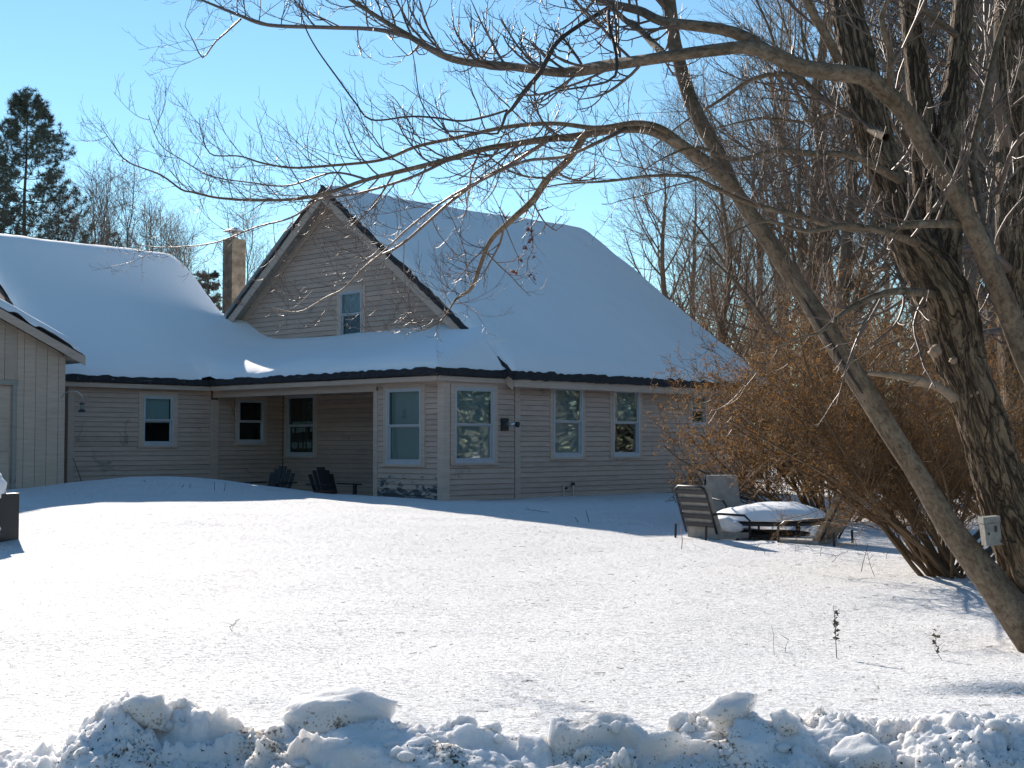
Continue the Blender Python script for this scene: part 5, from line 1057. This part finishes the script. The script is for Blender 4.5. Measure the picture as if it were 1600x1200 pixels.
# pines
def pine(name, px, depth, ytop, seed, label, spread=.30, n=26):
    rg = np.random.default_rng(seed); x, y, z0 = gpos(px, depth); top = at(px, ytop, depth)[2]; Ht = top - z0; t_ = thing(name, (x, y, z0), label, 'tree')
    B = np.array([x, y, z0]); K = 12; zz = np.linspace(0, 1, K); P0 = B + np.stack([.02 * np.cumsum(rg.normal(size=K)) , 0 * zz, zz * Ht], -1); P0 = P0[None]; R0 = (.22 * (1 - .95 * zz))[None]
    fast('trunk', *tubes(P0, R0, 9), M_PBARK, t_, smooth=True)
    br, rr_ = [], []
    n = int(Ht * .70 / .52)
    for k in range(n):
        f = .28 + .71 * k / n; whorl = rg.uniform(0, 6.28)
        for j in range(6):
            a = whorl + j * 1.047 + rg.normal() * .2; ln = Ht * spread * 1.75 * (1 - f) ** .9 * rg.uniform(.55, 1.15) + .25; p = B + np.array([0, 0, f * Ht + rg.uniform(-.05, .05)]); d = np.array([math.cos(a), math.sin(a), -.12 + .6 * f ** 4]); pts = [p]
            for q in range(7): p = p + nrm(d) * ln / 7; d = d + np.array([0, 0, .085]); pts.append(p)
            br.append(pts); rr_.append(np.linspace(.045, .012, 8) * (1.2 - f))
    br = np.array(br); rr_ = np.array(rr_); S2, Q2 = spawn(rg, br, rr_, 11, .30, 1, .55 * Ht / 14, .8, 4, up=.45, wig=.08, rr=.6, rmin=.006, taper=.5)
    o = fast('branches', *merge([tubes(br, rr_, 4), tubes(S2, Q2, 3)]), M_PBARK, t_); o['kind'] = 'stuff'
    # needle tufts at and along the twigs
    A = np.concatenate([S2[:, 1], S2[:, 2], S2[:, 3], S2[:, 3], br[:, 7], br[:, 6], br[:, 5]]); nn = 13; c = np.repeat(A, nn, 0); d = rg.normal(size=c.shape) + np.array([0, 0, .55]); d = nrm(d) * .20 * rg.uniform(.6, 1.2, (len(c), 1)) * Ht / 14; wv = nrm(np.cross(d, rg.normal(size=c.shape))) * .013
    v = np.stack([c - wv, c + wv, c + d], 1).reshape(-1, 3); o = fast('needles', v, np.arange(len(v)).reshape(-1, 3), M_NEED, t_); o['kind'] = 'stuff'
    return t_
pine('pine_tree', 36, 62, 146, 3, 'tall dark white pine rising above the left wing roof', spread=.27)
pine('pine_tree', -40, 66, 215, 8, 'second pine half cut off by the left frame edge', spread=.26, n=24)
pine('pine_tree', 322, 66, 418, 12, 'small dark conifer just left of the chimney', spread=.16, n=16)
pine('pine_tree', 1560, 70, 300, 15, 'dark conifer showing through the woods at right', spread=.26, n=20)
pine('pine_tree', 1230, 75, 520, 16, 'low dark conifer in the woods behind the house end', spread=.4, n=18)
pine('pine_tree', 1400, 78, 500, 18, 'low dark conifer between the maple trunks', spread=.4, n=18)

# unseen evergreens added around the view to darken window reflections and block sky light
rg = np.random.default_rng(90); V_ = []
for (p0, p1, n) in (((-70, -42), (75, -42), 40000), ((50, -42), (62, 55), 62000), ((-52, -42), (-56, 60), 40000)):
    q = rg.random(n); hh = 14 + 3.5 * vnoise(q * 30, q * 0, s=int(p0[0]) + 200); zz = rg.random(n) ** .9 * hh; off = rg.normal(size=(n, 2)) * 2.0 * (1.15 - zz / hh)[:, None]
    c = np.stack([p0[0] + (p1[0] - p0[0]) * q + off[:, 0], p0[1] + (p1[1] - p0[1]) * q + off[:, 1], zz - .6], -1); a = nrm(rg.normal(size=c.shape)) * .8; b = nrm(rg.normal(size=c.shape)) * .3
    V_.append(np.stack([c - a, c + b, c + a], 1).reshape(-1, 3))
v = np.concatenate(V_); o = fast('added_evergreens', v, np.arange(len(v)).reshape(-1, 3), M_NEED); tag(o, 'unseen evergreen foliage added for dark window reflections and less sky light', kind='stuff')

# ================================================================== WEEDS AND SMALL STALKS
def weed(px, py, top, dep, label, lean=0, heads=0, seed=1, r=.003, br=0, m=M_WEED, name='dry_weed', cat='weed', group=None):
    rg = np.random.default_rng(seed); b = at(px, py, dep); zg = float(ground_z(np.array([b[0]]), np.array([b[1]]))[0]); b[2] = zg
    t_ = thing(name, b, label, cat, group); tp = at(px + lean, top, dep); pts = [b - [0, 0, .05]] + [b + (tp - b) * f + np.array([rg.normal() * .006, 0, 0]) for f in (0.001, .35, .7, 1)]
    MB().tube(pts, r, 5, r * .5).build('stem', m, t_)
    if heads:
        mb = MB()
        for k in range(heads):
            f = .35 + .65 * k / heads; c = b + (tp - b) * f + rg.normal(size=3) * .008; s = .010 * (1.2 - f * .5); q = [c + rg.normal(size=3) * s for _ in range(4)]; mb.add(q, [(0, 1, 2), (0, 2, 3), (0, 3, 1), (1, 3, 2)])
        mb.build('seed_head', m, t_)
    for k in range(br):
        f = rg.uniform(.2, .9); c = b + (tp - b) * f; MB().tube([c, c + np.array([rg.choice([-1, 1]) * rg.uniform(.02, .06), rg.normal() * .02, rg.uniform(.01, .06)])], r * .6, 4, r * .3).build('side_stem', m, t_)
    return t_
def gd(py, z=-.13): r = ray(800, py); return r[1] * (z - CAMZ) / r[2]      # depth where a pixel row meets the snow
weed(1307, 1017, 948, gd(1017), 'tall dry seed stalk standing alone on the open lawn', heads=26, seed=2, lean=-1)
weed(1468, 1024, 986, gd(1024), 'small bushy dry weed right of the tall seed stalk', heads=12, br=6, lean=-9, seed=3, r=.002)
weed(1211, 1012, 976, gd(1012), 'hair thin grass stem left of the tall seed stalk', lean=-7, seed=4, r=.0015)
weed(1228, 1008, 997, gd(1008), 'tiny crooked weed beside the thin grass stem', lean=4, br=4, seed=5, r=.0018)
weed(1064, 858, 815, gd(858, -.05), 'thin pinkish marker stake in front of the left patio chair', m=M_STAKE, seed=6, lean=2, name='marker_stake', cat='stake', r=.006)
weed(903, 818, 808, gd(818, 0), 'short dark stub in the shaded snow before the long wall', seed=7, lean=-4, r=.006)
weed(922, 818, 797, gd(818, 0), 'longer dark leaning twig in the shaded snow before the long wall', seed=8, lean=-6, r=.006)
weed(858, 805, 796, gd(805, 0), 'wispy fallen weed in the shade near the pipes', seed=9, lean=-38, br=4, r=.004)
weed(128, 760, 715, 25.5, 'dark stick leaning on the wing wall near the barn', seed=10, lean=-14, r=.012)
weed(172, 772, 758, 25.2, 'short twig poking from the shaded drift left of the wing window', seed=11, lean=5, r=.006)
weed(228, 760, 750, 25.0, 'faint twig in the shaded drift under the wing window', seed=12, lean=-4, r=.005)
for i, (x, y, t_, l) in enumerate(((284, 767, 757, 3), (296, 764, 756, 2), (336, 764, 752, 0), (350, 765, 755, 3))): weed(x, y, t_, 24.6, 'short dark twig in the shaded drift by the porch corner', seed=20 + i, lean=l, r=.006, group='twigs in the drift by the porch')
weed(360, 978, 968, gd(978, -.1), 'bit of fallen twig lying alone on the left lawn', seed=13, lean=9, br=3, r=.003)
weed(1345, 895, 850, gd(895, -.1), 'crossed pair of thin dry stems below the tan chair', seed=14, lean=14, r=.004, br=2)
for i, (x, y, t_, l) in enumerate(((1180, 866, 850, 6), (1196, 868, 858, -4), (1282, 872, 852, 1), (1270, 864, 850, -12), (1365, 900, 860, -12), (1385, 876, 862, 1), (1300, 880, 868, 10))): weed(x, y, t_, gd(y, -.08), 'thin dry stem sticking out of the snow before the patio set', seed=40 + i, lean=l, r=.003, br=2, group='dry stems before the patio set')
# bits of bark, seed and twig blown onto the crust
rg = np.random.default_rng(14); n = 420; y = rg.uniform(6.5, 17, n); x = rg.uniform(-.15, .36, n) * y + .2; z = ground_z(x, y); a = rg.uniform(0, 6.28, n); l = .004 + .035 * rg.random(n) ** 3; P = np.stack([np.stack([x - l * np.cos(a), y - l * np.sin(a), z + .003], -1), np.stack([x, y, z + .004], -1), np.stack([x + l * np.cos(a + .4), y + l * np.sin(a + .4), z + .003], -1)], 1)
o = fast('twig_litter', *tubes(P, np.full((n, 3), .0018), 3), M_WEED); tag(o, 'tiny bits of twig and bark scattered on the snow crust', kind='stuff')
print('boards', nb)
for q, P_ in dict(C=H(-.4, -.33, 2.4), apex=H(-OV, RV, RZ), ridge_end=H(L + OV, RV, RZ), eave_end=H(L + OV, -.33, ez), K=H(PE, hipv, PB), inner=H(PE, WE, PB), wingridge=H(0, WR, WRZ)).items(): print(q, [round(float(a)) for a in proj(P_)])
tot = sum(len(m_.loop_triangles) if False else sum(len(p.vertices) - 2 for p in m_.polygons) if len(m_.polygons) < 5000 else len(m_.polygons) * (len(m_.polygons[0].vertices) - 2) for m_ in bpy.data.meshes); print('tris', tot)
